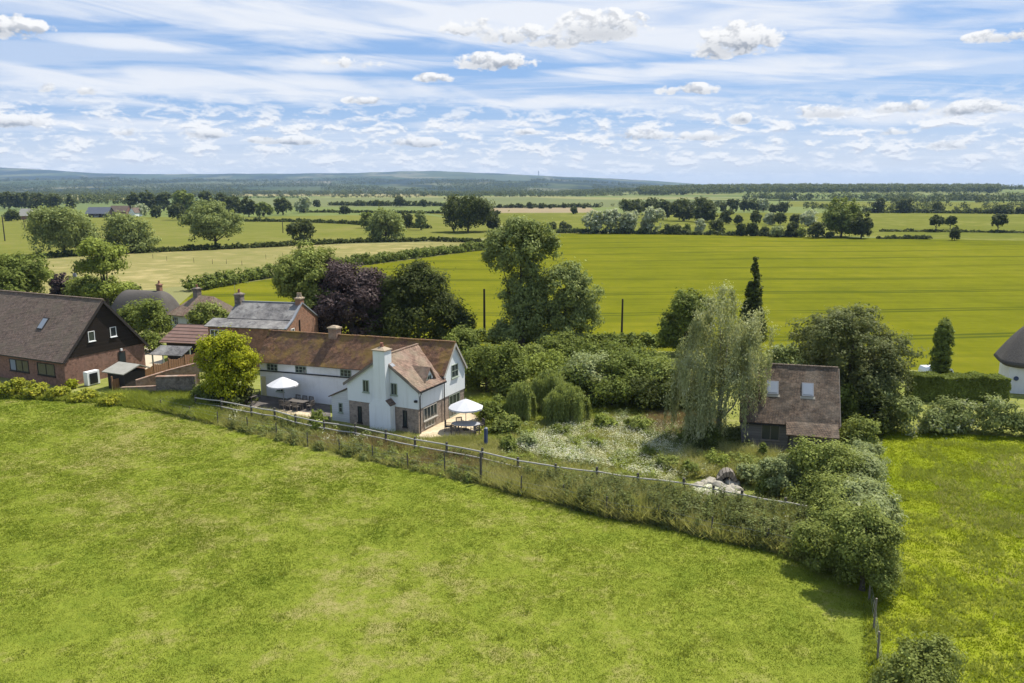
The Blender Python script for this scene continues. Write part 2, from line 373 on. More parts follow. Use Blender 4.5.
def leaves(P, N, ln, wd, rg, tang=None):
    """leaf-shaped quads at points P facing N"""
    n = len(P); N = unit(N)
    t = rdir(rg, n) if tang is None else tang
    t = unit(t - N * (t * N).sum(1, keepdims=True)); b = np.cross(N, t)
    sc = rg.uniform(0.65, 1.3, (n, 1)); l = ln * sc / 2; w = wd * sc / 2
    fold = N * (w * 0.35)
    return np.stack([P - t * l, P + b * w - fold + t * l * .1, P + t * l, P - b * w - fold + t * l * .1], 1).reshape(-1, 3)

def crown(lobes, N, leaf, rg, clump=0.9, up=0.35, zmin=None, asp=0.6, inner=0.12, bud=0):
    """leaf clumps on and inside a set of ellipsoid lobes (x, y, z, rx, ry, rz)"""
    lob = np.array(lobes, float)
    if bud:
        e = []
        for q in lob:
            for _ in range(bud):
                d = rdir(rg, 1)[0]; d[2] = abs(d[2]) * .9 - .25; f = rg.uniform(.26, .42)
                e.append((*(q[:3] + d * q[3:] * rg.uniform(.82, 1.0)), q[3] * f, q[4] * f, q[5] * f))
        lob = np.concatenate([lob, np.array(e)])
    area = (lob[:, 3] * lob[:, 4]) ** .8 * (lob[:, 5]) ** .4
    cnt = np.maximum(4, (area / area.sum() * max(10, (area.sum() * 4.4) / clump ** 2)).astype(int))
    C = []; O = []; RC = []
    for q, k in zip(lob, cnt):
        d = rdir(rg, k); d[:, 2] = np.where(d[:, 2] < -0.75, -d[:, 2], d[:, 2])
        r = np.where(rg.random(k) < inner, rg.uniform(.25, .7, k), rg.uniform(.72, 1.10, k))
        C.append(q[:3] + d * q[3:] * r[:, None]); O.append(d); RC.append(clump * rg.uniform(.6, 1.35, k))
    C = np.concatenate(C); O = np.concatenate(O); RC = np.concatenate(RC)
    if zmin is not None:
        C[:, 2] = np.maximum(C[:, 2], zmin + RC * .3)
    w = RC ** 1.7; idx = rg.choice(len(C), N, p=w / w.sum())
    od = rdir(rg, N); rad = RC[idx] * rg.random(N) ** .42
    P = C[idx] + od * rad[:, None] * np.array([1, 1, .8])
    st = rg.random(N) < .16; P[st] += rg.normal(size=(int(st.sum()), 3)) * clump * .38
    if zmin is not None: P[:, 2] = np.maximum(P[:, 2], zmin + rg.random(N) * .2)
    Nn = od * .8 + O[idx] * .5 + rdir(rg, N) * .6 + np.array([0, 0, up])
    return leaves(P, Nn, leaf, leaf * asp, rg)
def strands(lobes, nst, drop, leaf, rg, per=9, asp=0.22, lift=0.0, tress=0):
    """hanging shoots of narrow leaves from the surface of lobes"""
    lob = np.array(lobes, float); a = lob[:, 3] * lob[:, 5]; idx = rg.choice(len(lob), nst, p=a / a.sum())
    d = rdir(rg, nst); d[:, 2] = np.abs(d[:, 2]) * 1.0 - .18; d = unit(d)
    if tress:
        kk = rg.integers(0, tress, nst); td = rdir(np.random.default_rng(9), tress); td[:, 2] = np.abs(td[:, 2]) * .9 + .05; td = unit(td); ti = np.random.default_rng(8).choice(len(lob), tress, p=a / a.sum())
        idx = ti[kk]; d = unit(td[kk] + rg.normal(size=(nst, 3)) * .10)
    S = lob[idx, :3] + d * lob[idx, 3:] * rg.uniform(.80 if tress else .72, 1.0, (nst, 1))
    ln = drop * rg.uniform(.45, 1.15, nst); P = []; N = []; T = []
    hor = unit(np.c_[d[:, :2], np.zeros(nst)] + rg.normal(size=(nst, 3)) * .15 * np.array([1, 1, 0]))
    for k in range(per):
        u = (k + rg.random(nst)) / per
        p = S + hor * (lift + .28 * np.sqrt(u)[:, None] * .9) * (ln[:, None] ** .5) * .4
        p[:, 2] -= u * ln
        P.append(p + rg.normal(size=p.shape) * .05); N.append(hor + rdir(rg, nst) * .7)
        T.append(np.tile([0, 0, -1.0], (nst, 1)) + hor * .15 + rg.normal(size=(nst, 3)) * .22)
    P = np.concatenate(P); keep = P[:, 2] > 0.08
    return leaves(P[keep], np.concatenate(N)[keep], leaf, leaf * asp, rg, unit(np.concatenate(T)[keep]))

BARK = plain('bark', (.085, .070, .052), 0.95, 0.35, 5); BARKPALE = plain('bark_pale', (.30, .28, .25), 0.9, 0.5, 6)
def trunk_mb(H, th, r, rg, targets, lean=0.0):
    m = MB(); top = Vector((rg.normal() * .02 * H + lean, rg.normal() * .02 * H, H * .72))
    m.tube([(0, 0, -.1), (0, 0, .25), top * .35 + Vector((rg.normal() * .01 * H, 0, 0)), top * .7, top], [r * 1.5, r * 1.05, r * .85, r * .5, r * .12], 8)
    for t in targets:
        t = Vector(t[:3]); s0 = top * min(.75, max(.2, th / H + rg.uniform(0, .2)))
        mid = s0 * .45 + t * .55 + Vector((0, 0, -.05 * H))
        m.tube([s0, mid, t], [r * .45, r * .28, r * .06], 6)
    return m
CROWNS = {}
SEED = [100]
def tree(name, label, cat, px, base, top, w, leafk, shape='round', group=None, dens=3.6, leafpx=2.8, trunk=True, bark=None, th=None, clump=None, depth=1.0, lobes=None, rz=None):
    """one tree or bush standing where its foot is seen, as tall and wide as it is seen"""
    SEED[0] += 1; rg = np.random.default_rng(SEED[0])
    g = G(px, base); H = max(.4, HZ(px, top, g.y)); mpp = MPP(g.y); Rw = w / 2 * mpp
    N = int(min(42000, max(500, dens * w * max(8, H / mpp)))); leaf = max(.13, leafpx * mpp)
    root = empty(name, label, cat, g, 0, group)
    th = (0.10 * H if shape in ('round', 'tall', 'airy') else 0.0) if th is None else th * H
    cl = clump or max(.28, min(Rw * .17, .12 * H)); tang = None
    if lobes is not None:
        lb = [(a * Rw, b * Rw * depth, c * H, d * Rw, d * Rw * depth, e * H) for a, b, c, d, e in lobes]
    elif shape in ('round', 'tall'):
        cz = (H + th) / 2; hz_ = (H - th) / 2
        lb = [(0, 0, cz, Rw * .70, Rw * .70 * depth, hz_ * .82)]
        k = 8
        for i in range(k):
            a = 2 * pi * i / k + rg.uniform(-.35, .35); zz = rg.uniform(-.55, .75); rr = sqrt(max(.1, 1 - zz * zz)) * .62
            s_ = rg.uniform(.26, .42)
            lb.append((cos(a) * rr * Rw, sin(a) * rr * Rw * depth, cz + zz * hz_ * .72, Rw * s_, Rw * s_ * depth, min(hz_ * .5, Rw * s_ * 1.0)))
        lb.append((rg.uniform(-.2, .2) * Rw, 0, H - Rw * .3 if Rw * .3 < H * .3 else H * .8, Rw * .36, Rw * .36, min(Rw * .3, H * .2)))
    elif shape == 'bush':
        lb = [(0, 0, H * .42, Rw * .76, Rw * .76 * depth, H * .46)]
        for i in range(9):
            a = 2 * pi * i / 9 + rg.uniform(-.4, .4); s_ = rg.uniform(.28, .45); zz = rg.uniform(.18, .72)
            rr = rg.uniform(.42, .66)
            lb.append((cos(a) * rr * Rw, sin(a) * rr * Rw * depth, H * zz, Rw * s_, Rw * s_ * depth, min(H * .3, Rw * s_)))
    elif shape == 'airy':
        lb = []
        for i in range(15):
            a = rg.uniform(0, 2 * pi); rr = rg.uniform(.15, .75); zz = rg.uniform(.25, .92)
            rr *= (1.25 - zz); s_ = rg.uniform(.24, .44)
            lb.append((cos(a) * rr * Rw, sin(a) * rr * Rw, H * zz, Rw * s_, Rw * s_, Rw * s_ * .26))
    elif shape == 'column':
        lb = [(0, 0, H * t, Rw * (1.0 if t < .8 else .8), Rw * (1.0 if t < .8 else .8), H * .14) for t in (.12, .24, .37, .5, .63, .76, .88)]
    elif shape == 'conifer':
        lb = []
        for i in range(16):
            t = i / 16; rr = Rw * (1 - t) ** .85 + .12
            for k in range(6 if t < .7 else 3):
                a = 2 * pi * k / 6 + i * .9 + rg.uniform(-.3, .3)
                lb.append((cos(a) * rr * .6, sin(a) * rr * .6, H * (.08 + .88 * t) - rr * .12, rr * .42, rr * .42, H * .026 + .06))
        lb += [(0, 0, H * .86, .34, .34, H * .07), (0, 0, H * .92, .24, .24, H * .05), (0, 0, H * .965, .14, .14, H * .04)]; cl = max(.16, Rw * .16)
    if shape in ('birch', 'weep'):
        if shape == 'birch':
            lb = [(-.04 * Rw, 0, H * .70, Rw * .56, Rw * .5, H * .24), (-.30 * Rw, .1 * Rw, H * .50, Rw * .56, Rw * .5, H * .22), (.30 * Rw, 0, H * .54, Rw * .52, Rw * .5, H * .24),
                  (0, .2 * Rw, H * .86, Rw * .30, Rw * .3, H * .12), (-.52 * Rw, 0, H * .36, Rw * .38, Rw * .36, H * .14), (.48 * Rw, 0, H * .40, Rw * .38, Rw * .36, H * .14), (.1 * Rw, -.3 * Rw, H * .42, Rw * .5, Rw * .4, H * .16), (.52 * Rw, -.3 * Rw, H * .56, Rw * .34, Rw * .3, H * .15), (-.55 * Rw, -.3 * Rw, H * .42, Rw * .36, Rw * .3, H * .17), (-.3 * Rw, -.4 * Rw, H * .30, Rw * .4, Rw * .3, H * .13), (.12 * Rw, -.45 * Rw, H * .30, Rw * .34, Rw * .25, H * .12), (-.75 * Rw, 0, H * .28, Rw * .24, Rw * .24, H * .1), (.62 * Rw, .1 * Rw, H * .68, Rw * .36, Rw * .34, H * .15), (-.35 * Rw, -.3 * Rw, H * .2, Rw * .4, Rw * .3, H * .12)]
            V = np.concatenate([strands(lb, N // 12, H * .22, leaf * 1.1, rg, 9, .34, tress=150), crown(lb, N // 4, leaf * .9, rg, .5, .1, asp=.5)])
        else:
            lb = [(0, 0, H * .66, Rw * .62, Rw * .62, H * .34), (.34 * Rw, -.2 * Rw, H * .52, Rw * .48, Rw * .5, H * .30), (-.38 * Rw, 0, H * .50, Rw * .46, Rw * .5, H * .28), (.05 * Rw, .25 * Rw, H * .56, Rw * .5, Rw * .5, H * .3)]
            V = np.concatenate([strands(lb, N // 7, H * .70, leaf * 1.1, rg, 12, .24, tress=75), crown([(q[0], q[1], q[2] * 1.05, q[3] * .8, q[4] * .8, q[5] * .8) for q in lb], N // 8, leaf * .8, rg, .3, .3, asp=.4)])
    else:
        V = crown(lb, N, leaf, rg, cl, zmin=0.05 if shape in ('bush', 'column') else max(.1, th * .55), asp=.62, bud=2 if shape not in ('conifer', 'column') else 0)
    link('crown', np_mesh('crown', V, 4), L[leafk], root)
    if trunk:
        tg = lb[1:7] if shape in ('round', 'tall', 'airy', 'bush', 'birch') else []
        if shape in ('conifer', 'column', 'weep'):
            m = MB().tube([(0, 0, -.1), (0, 0, H * .5), (0, 0, H * .93)], [.05 * H ** .7 + .04, .03 * H ** .7 + .03, .02], 7)
        else:
            m = trunk_mb(H, th, max(.05, (.026 if shape != 'birch' else .015) * H), rg, tg)
        m.build('trunk', bark or BARK, root, True)
    return root
def hedge(name, label, cat, pts, height, thick, leafk, group=None, dens=2.6, leafpx=3.0, clump=None, clipped=False, kind=None, vary=.25, zbase=0.0):
    """a hedge along points on the ground"""
    SEED[0] += 1; rg = np.random.default_rng(SEED[0])
    pts = [Vector(p) for p in pts]; o0 = pts[0].copy(); seg = [(pts[i], pts[i + 1]) for i in range(len(pts) - 1)]
    ln = np.array([(b - a).length for a, b in seg]); tot = ln.sum()
    mpp = MPP(sum(p.y for p in pts) / len(pts)); leaf = max(.13, leafpx * mpp)
    N = int(min(60000, max(800, dens * (tot * (height + thick * .4)) / mpp ** 2 * .8)))
    cl = clump or height * .26
    if clipped:
        s_ = rg.random(N) * tot; k = np.minimum(np.searchsorted(np.cumsum(ln), s_), len(seg) - 1); u = (s_ - (np.cumsum(ln) - ln)[k]) / ln[k]
        A = np.array([a for a, b in seg])[k]; B = np.array([b for a, b in seg])[k]; dr = unit(B - A); sd = np.c_[-dr[:, 1], dr[:, 0], np.zeros(N)]
        per = rg.random(N) * (2 * height + thick); j = (rg.random(N) ** 2) * .22
        side = np.where(per < height, -1.0, np.where(per < 2 * height, 1.0, 0)); zz = np.where(per < height, per, np.where(per < 2 * height, per - height, height))
        off = np.where(side == 0, (per - 2 * height) - thick / 2, side * thick / 2)
        nr = sd * side[:, None] + np.array([0, 0, 1.0]) * (side == 0)[:, None]
        wob = 0.10 * np.sin(s_ * 1.3) + .08 * np.sin(s_ * 3.1 + 1)
        P = A + (B - A) * u[:, None] + sd * off[:, None] - nr * j[:, None]; P[:, 2] += zz + wob * (zz / height)
        V = leaves(P, nr * 1.0 + rdir(rg, N) * .75, leaf, leaf * .6, rg)
    else:
        lb = []; n = max(3, int(tot / (thick * .42)))
        for i in range(n):
            s_ = (i + .5) / n * tot; k = min(int(np.searchsorted(np.cumsum(ln), s_)), len(seg) - 1); u = (s_ - (np.cumsum(ln) - ln)[k]) / ln[k]
            p = seg[k][0].lerp(seg[k][1], u); h = height * rg.uniform(1 - vary, 1 + vary * .6); t = thick * rg.uniform(.8, 1.15)
            lb.append((p.x + rg.uniform(-.15, .15) * thick, p.y + rg.uniform(-.15, .15) * thick, p.z + h * .47, t * .5, t * .5, h * .5))
        V = crown(lb, N, leaf, rg, cl, zmin=None)
        V[:, 2] = np.maximum(V[:, 2], zbase + .02)
    V = V - np.array(o0)
    o = link(name, np_mesh(name, V, 4), L[leafk], None, o0)
    return tag(o, label, cat, group, kind)
def poly_sheet(name, pix, z, m, world=False):
    pts = [Vector(p) if world else G(*p) for p in pix]
    mb = MB().add([(p.x, p.y, z) for p in pts], [tuple(range(len(pts)))])
    o = mb.build(name, m); o['kind'] = 'structure'
    if o.data.polygons[0].normal.z < 0: o.data.flip_normals()
    return o
def in_poly(X, Y, poly):
    ins = np.zeros(len(X), bool); n = len(poly)
    for i in range(n):
        (x0, y0), (x1, y1) = poly[i], poly[(i + 1) % n]
        c = ((y0 > Y) != (y1 > Y)) & (X < (x1 - x0) * (Y - y0) / (y1 - y0 + 1e-12) + x0); ins ^= c
    return ins
def scatter(poly, n, rg):
    a = np.array(poly); lo, hi = a.min(0), a.max(0); out = []
    tot = 0
    while tot < n:
        q = rg.uniform(lo, hi, (n * 2, 2)); q = q[in_poly(q[:, 0], q[:, 1], poly)]
        out.append(q); tot += len(q)
        if len(q) == 0: break
    return np.concatenate(out)[:n]
def pix_poly(pix): return [(G(*p).x, G(*p).y) for p in pix]
def vnoise(X, Y, s, seed=0):
    """smooth value noise on the ground"""
    rg = np.random.default_rng(seed); T = rg.random((64, 64)); x = X / s + 100; y = Y / s + 100
    i, j = np.floor(x).astype(int), np.floor(y).astype(int); u, v = x - i, y - j; u = u * u * (3 - 2 * u); v = v * v * (3 - 2 * v)
    q = lambda a, b: T[a % 64, b % 64]
    return (q(i, j) * (1 - u) + q(i + 1, j) * u) * (1 - v) + (q(i, j + 1) * (1 - u) + q(i + 1, j + 1) * u) * v
PCX, PCY = G(716, 488).x, G(716, 488).y
def dry(XY): return XY[((XY[:, 0] - PCX) / 2.7) ** 2 + ((XY[:, 1] - PCY + .7) / 2.6) ** 2 > 1]
def blades(XY, h, w, per, rg, lean=.45, spread=.08, z0=0.0):
    """tufts of tapering grass blades at XY; h per tuft"""
    n = len(XY); B = np.repeat(XY, per, 0) + rg.normal(size=(n * per, 2)) * spread; hh = np.repeat(h, per) * rg.uniform(.55, 1.15, n * per)
    a = rg.uniform(0, 2 * pi, n * per); l = rg.uniform(0, lean, n * per) * hh; b = rg.uniform(0, 2 * pi, n * per)
    ww = np.repeat(np.broadcast_to(w, (n,)), per) * .5
    base = np.c_[B, np.full(n * per, z0)]; side = np.c_[np.cos(b), np.sin(b), np.zeros(n * per)] * ww[:, None]
    tip = base + np.c_[np.cos(a) * l, np.sin(a) * l, hh]
    return np.stack([base - side, base + side, tip], 1).reshape(-1, 3)

# ------------------------------------------------------------------ ground, fields, hills
def ground_mat():
    def f(nt, b):
        g = nt.new('ShaderNodeNewGeometry').outputs['Position']
        vo = nt.new('ShaderNodeTexVoronoi', feature='F1'); nt.put(vo.inputs['Vector'], nt.mapv(g, (0.0024, 0.0013, 1), rot=(0, 0, R(12)))); vo.inputs['Scale'].default_value = 1.0
        h = nt.sep(vo.outputs['Color'])[0]
        col = nt.ramp(h, [(0.0, (.085, .115, .026)), (.35, (.14, .165, .045)), (.6, (.11, .14, .05)), (.8, (.24, .21, .09)), (1.0, (.16, .18, .05))])
        n = nt.noise(g, 0.03, 5); col = nt.mix(nt.m('MULTIPLY', n, .35), col, (.10, .13, .035, 1))
        return col
    return mat('far_ground', f, .95, .05)
gm = ground_mat()
gr = MB().add([(-14000, -300, 0), (14000, -300, 0), (14000, 14000, 0), (-14000, 14000, 0)], [(0, 1, 2, 3)]).build('ground', gm); gr['kind'] = 'structure'

m_crop = field('barley_crop', (.086, .098, .008), (.134, .138, .010), (.17, .16, .016), lines=(24.0,), fine=.6, sc=.012, linecol=(.052, .066, .010), ang=R(-4), patch=.5)
m_past = field('pasture', (.085, .100, .020), (.125, .134, .026), (.22, .21, .07), fine=.2, sc=.01)
m_past2 = field('pasture_bright', (.098, .114, .024), (.138, .144, .032), (.18, .165, .055), fine=.2, sc=.01)
m_dry = field('dry_meadow', (.130, .142, .040), (.205, .185, .070), (.34, .28, .13), fine=.15, sc=.02)
m_grey = field('young_crop', (.110, .130, .058), (.138, .152, .066), fine=.05, sc=.004)
m_tan = field('stubble', (.20, .165, .10), (.25, .20, .12), fine=.05, sc=.005)
m_yel = field('ripening_crop', (.19, .18, .075), (.24, .21, .095), fine=.05, sc=.005)
m_pad = field('paddock_grass', (.095, .136, .015), (.174, .202, .028), (.26, .225, .09), fine=2.2, sc=.055, patch=.55)
m_mead = field('meadow_grass', (.112, .152, .010), (.180, .208, .015), (.235, .235, .04), fine=1.8, sc=.07, patch=.5)
m_lawn = field('garden_grass', (.115, .145, .024), (.195, .205, .055), (.28, .26, .12), fine=1.5, sc=.12, patch=.5)
m_verge = field('verge', (.06, .09, .02), (.12, .14, .035), (.2, .18, .09), fine=.8, sc=.1)

poly_sheet('pasture', [(-260, 262), (-300, 217), (240, 217), (420, 214), (500, 226), (500, 238), (300, 243), (120, 249), (36, 257), (-40, 262)], .006, m_past2)
poly_sheet('dry_field', [(-60, 300), (-40, 266), (36, 258), (120, 251), (300, 245), (480, 241), (488, 246), (400, 257), (320, 266), (250, 277), (195, 285), (40, 300)], .006, m_dry)
poly_sheet('crop_field', [(150, 330), (195, 291), (250, 282), (320, 271), (400, 261), (490, 249), (505, 234), (640, 233), (870, 238), (1200, 244), (1500, 300), (1500, 400), (1000, 385), (760, 352), (500, 350), (330, 345), (240, 340)], .010, m_crop)
poly_sheet('pasture', [(425, 213), (600, 213), (900, 213), (1250, 213), (1250, 243), (1024, 242), (870, 237), (640, 232), (505, 233), (505, 226)], .006, m_past)
poly_sheet('tan_field', [(470, 208.0), (590, 207.6), (600, 212.6), (480, 213)], .012, m_tan)
poly_sheet('young_crop_field', [(455, 197.4), (700, 196.6), (740, 206.8), (590, 207.4), (440, 207.6)], .012, m_grey)
poly_sheet('young_crop_field', [(250, 198.2), (450, 197.8), (430, 207), (200, 207)], .012, m_grey)
poly_sheet('ripening_field', [(225, 192.6), (430, 194.0), (440, 196.6), (230, 196.2)], .012, m_yel)
poly_sheet('ripening_field', [(-60, 197.0), (120, 197.4), (140, 200.4), (-60, 200.4)], .012, m_yel)
poly_sheet('yellow_green_field', [(790, 201.4), (1150, 202.4), (1150, 207.8), (780, 206.6)], .012, m_past2)
poly_sheet('yellow_green_field', [(880, 206.8), (1250, 208), (1250, 212.8), (890, 212.8)], .014, m_past)
PAD = [(-120, 760), (872, 760), (866, 600), (845, 575), (767, 550), (658, 524), (564, 506), (481, 485), (408, 470), (308, 448), (218, 425), (161, 411), (100, 400), (0, 393), (-120, 388)]
poly_sheet('paddock', PAD, .012, m_pad)
MEAD = [(850, 760), (1180, 760), (1180, 445), (1024, 436), (868, 424), (866, 470), (862, 540), (840, 570), (855, 600)]
poly_sheet('hay_meadow', MEAD, .008, m_mead)
GARD = [(120, 396), (161, 411), (308, 448), (408, 470), (481, 485), (564, 506), (658, 524), (767, 550), (840, 572), (862, 540), (874, 500), (884, 431), (1040, 438), (1040, 385), (760, 352), (500, 350), (330, 345), (240, 340), (150, 345), (60, 380), (60, 395)]
poly_sheet('garden_lawn', GARD, .014, m_lawn)
m_pave = brickish('sandstone_paving', [(.46, .37, .24), (.52, .43, .29), (.38, .31, .21)], (.25, .2, .13), 1.0, .6, .6, bs=.1)
def pave_mat(name, ca, cb):
    def f(nt, b):
        g = nt.new('ShaderNodeNewGeometry').outputs['Position']
        br = nt.new('ShaderNodeTexBrick'); nt.put(br.inputs['Vector'], nt.mapv(g, (1, 1, 1), rot=(0, 0, R(25)))); br.inputs['Scale'].default_value = 1.0
        br.inputs['Brick Width'].default_value = .7; br.inputs['Row Height'].default_value = .5; br.inputs['Mortar Size'].default_value = .012
        br.inputs['Color1'].default_value = c4(ca); br.inputs['Color2'].default_value = c4(cb); br.inputs['Mortar'].default_value = c4(tuple(q * .55 for q in ca))
        return nt.mix(nt.rng(nt.noise(g, 1.2, 5), .4, .7, 0, .4), br.outputs[0], c4(tuple(q * .6 for q in ca)))
    return mat(name, f, .85, .2)
m_pave = pave_mat('sandstone_paving', (.48, .38, .24), (.56, .46, .31)); m_pave2 = pave_mat('grey_paving', (.10, .09, .08), (.15, .13, .115))
poly_sheet('patio', [(415, 441), (429, 423), (446, 417), (468, 405), (480, 409), (487, 424), (480, 437), (458, 440), (436, 437)], .020, m_pave)
poly_sheet('patio', [(214, 405), (252, 394), (330, 405), (331, 422), (300, 417), (262, 412), (232, 411)], .020, m_pave2)
poly_sheet('patio_edge', [(255, 407), (285, 410), (318, 414), (320, 419), (288, 416), (254, 411)], .026, m_pave)
poly_sheet('gravel_drive', [(120, 352), (160, 346), (165, 362), (146, 372), (128, 366)], .022, plain('gravel_pale', (.45, .38, .27), .95, .3, 8))
poly_sheet('garden_path', [(560, 424), (640, 418), (650, 421), (570, 429)], .022, m_mead)

HP = [(-400, 172), (-200, 169), (0, 167), (40, 169), (100, 173), (150, 174), (200, 173.6), (300, 173.4), (360, 172.5), (400, 171), (440, 170.5), (500, 173), (540, 175.5), (580, 177), (620, 178.6), (660, 181), (700, 184), (760, 186), (820, 185), (845, 183.8), (880, 185.4), (960, 187), (1024, 187), (1150, 186), (1400, 185)]
HX, HY = np.array([q[0] for q in HP], float), np.array([q[1] for q in HP], float)
HW = np.random.default_rng(5).normal(size=120)
def hill_z(x, y):
    """height of the rising country and the ridge beyond it"""
    px = 512 + F * x / (y * _c + 0.19 * _s)
    top = np.interp(px, HX, HY) + np.interp(px, np.linspace(-400, 1400, 120), HW) * .22
    crest = np.maximum(2, CAMH + (D(512, 188).z / D(512, 188).y + (188 - top) / F * .93) * 9500)
    a = np.clip((y - 2700) / 3500, 0, 1); foot = 84 * (a * a * (3 - 2 * a)) * (1 / (1 + np.exp((px - 640) / 45)))
    foot = foot * (.85 + .25 * np.sin(x * .0021 + 1) * np.sin(y * .0016))
    t = np.clip((y - 6300) / 3200, 0, 1); sh = t * t * (3 - 2 * t)
    return foot * (1 - sh) + crest * sh * np.where(y > 9500, 1 - .25 * (y - 9500) / 3500, 1) - .8
def hills():
    nx, ny = 260, 44; PX, YY = np.meshgrid(np.linspace(-400, 1400, nx), np.linspace(2600, 13000, ny)); XX = (PX - 512) / F * (YY * _c)
    ZZ = hill_z(XX, YY); vs = np.c_[XX.ravel(), YY.ravel(), ZZ.ravel()].tolist()
    fs = [(b * nx + a, b * nx + a + 1, (b + 1) * nx + a + 1, (b + 1) * nx + a) for b in range(ny - 1) for a in range(nx - 1)]
    def f(nt, b):
        g = nt.new('ShaderNodeNewGeometry').outputs['Position']
        n = nt.noise(nt.mapv(g, (.0016, .0008, .004)), 1.0, 6, .62); n2 = nt.noise(g, .012, 4)
        vo = nt.new('ShaderNodeTexVoronoi'); nt.put(vo.inputs['Vector'], nt.mapv(g, (.0034, .0016, .006))); vo.inputs['Scale'].default_value = 1.0
        h = nt.sep(vo.outputs['Color'])[1]
        fld = nt.ramp(h, [(0, (.04, .06, .02)), (.5, (.065, .08, .03)), (.8, (.10, .105, .045)), (1, (.16, .145, .085))])
        return nt.mix(nt.rng(nt.m('ADD', n, nt.m('MULTIPLY', n2, .12)), .53, .58), (.018, .028, .014, 1), fld)
    o = MB().add(vs, fs).build('hills', mat('hill_woods_and_fields', f, .95, .05), None, True); o['kind'] = 'structure'
hills()
m_hz = bpy.data.materials.new('haze_air'); m_hz.use_nodes = True; m_hz.cycles.homogeneous_volume = True
def haze():
    nt = NT(m_hz.node_tree); nt.n.clear(); out = nt.new('ShaderNodeOutputMaterial'); v = nt.new('ShaderNodeVolumePrincipled')
    v.inputs['Color'].default_value = (.46, .67, .97, 1); v.inputs['Density'].default_value = HAZE; v.inputs['Anisotropy'].default_value = 0.0
    nt.l.new(v.outputs[0], out.inputs['Volume'])
    o = MB().box((-15500, -500, -2.0), (15500, 14500, 235)).build('haze', m_hz); o['kind'] = 'stuff'
HAZE = 6.2e-5
haze()

# ------------------------------------------------------------------ building materials
M = {}
def rendered(nt, b):
    o = obj_co(nt); z = nt.sep(o)[2]; n = nt.noise(o, 1.1, 5, .6); st = nt.noise(nt.mapv(o, (2.6, 2.6, .22)), 1.0, 5, .65)
    col = nt.mix(n, (.69, .71, .695, 1), (.77, .785, .765, 1)); col = nt.mix(nt.rng(st, .50, .70, 0, .30), col, (.52, .52, .48, 1))
    bump(nt, b, nt.noise(o, 14, 4), .15, .02)
    return col
M['render'] = mat('white_render', rendered, .88, .15)
def limewash(nt, b):
    o = obj_co(nt); n = nt.noise(o, .9, 6, .65); n2 = nt.noise(nt.mapv(o, (3, 3, .5)), 1, 4)
    z = nt.sep(o)[2]; br = nt.noise(nt.mapv(o, (5, 5, 14)), 1, 2); bump(nt, b, br, .3, .03)
    return nt.mix(nt.rng(nt.m('ADD', nt.m('MULTIPLY', n, .6), nt.m('MULTIPLY', n2, .4)), .45, .7, 0, .35), (.72, .71, .70, 1), (.50, .47, .43, 1))
M['limewash'] = mat('limewashed_brick', limewash, .9, .15)
def boards(name, c1, c2, pitch, vert=False, gap=.45, rough=.8):
    def f(nt, b):
        o = obj_co(nt); x, y, z = nt.sep(o); q = nt.m('ADD', x, y) if vert else z
        k = nt.m('DIVIDE', q, pitch); fr = nt.m('FRACT', k); wn = nt.new('ShaderNodeTexWhiteNoise', noise_dimensions='1D'); nt.put(wn.inputs['W'], nt.m('FLOOR', k))
        n = nt.noise(nt.mapv(o, (1, 1, 9) if not vert else (9, 9, 1)), 2.0, 4)
        col = nt.mix(nt.m('ADD', nt.m('MULTIPLY', wn.outputs[0], .5), nt.m('MULTIPLY', n, .5)), c4(c1), c4(c2))
        e = nt.m('LESS_THAN', fr, .10); bump(nt, b, nt.m('SUBTRACT', fr, nt.m('MULTIPLY', e, 1.0)), .5, .04)
        return nt.mix(nt.m('MULTIPLY', e, gap), col, c4(tuple(v * .35 for v in c1)))
    return mat(name, f, rough, .2)
M['white_boards'] = boards('white_boards', (.55, .55, .56), (.66, .66, .66), .17, gap=.4)
M['cedar'] = boards('weathered_cedar_boards', (.21, .175, .145), (.30, .25, .21), .14, True, .5)
M['rubble'] = brickish('grey_brown_brick', [(.26, .20, .155), (.34, .27, .21), (.19, .15, .125), (.30, .25, .2)], (.30, .27, .23), 1.0, .24, .085)
M['dark_boards'] = boards('dark_stained_boards', (.020, .014, .010), (.036, .025, .018), .2, False, .6)
M['grey_boards'] = boards('weathered_grey_boards', (.12, .108, .10), (.21, .195, .18), .2, False, .7)
M['brick'] = brickish('brown_brick', [(.21, .105, .072), (.26, .14, .098), (.15, .08, .058), (.24, .15, .115)], (.24, .19, .15), 1.0, .23, .08)
M['oldbrick'] = brickish('old_red_brick', [(.25, .115, .065), (.31, .155, .09), (.17, .08, .055), (.24, .16, .115)], (.30, .24, .19), 1.0, .23, .08)
M['gardenbrick'] = brickish('worn_garden_brick', [(.25, .135, .085), (.31, .19, .13), (.16, .10, .075), (.34, .27, .21)], (.30, .25, .2), 1.0, .23, .08, big=.6)
M['darkstone'] = brickish('dark_rubble_stone', [(.15, .12, .095), (.22, .18, .145), (.085, .072, .06), (.26, .225, .19)], (.10, .088, .075), 1.0, .35, .16, big=.6, mortar_w=.03)  # dark brown stone, also used on chimneys
M['tile_old'] = brickish('old_clay_tiles', [(.20, .102, .058), (.27, .14, .078), (.115, .064, .042), (.12, .08, .056)], (.06, .04, .03), 1.35, .19, .14, moss=(.235, .15, .045), mossamt=.8, bs=.8, mortar_w=.02, big=.65)
M['tile_wing'] = brickish('clay_tiles_warm', [(.22, .138, .098), (.285, .185, .132), (.13, .085, .064), (.31, .24, .18)], (.09, .06, .05), 1.5, .19, .14, moss=(.22, .20, .13), mossamt=.35, bs=.8, mortar_w=.02, big=.5)
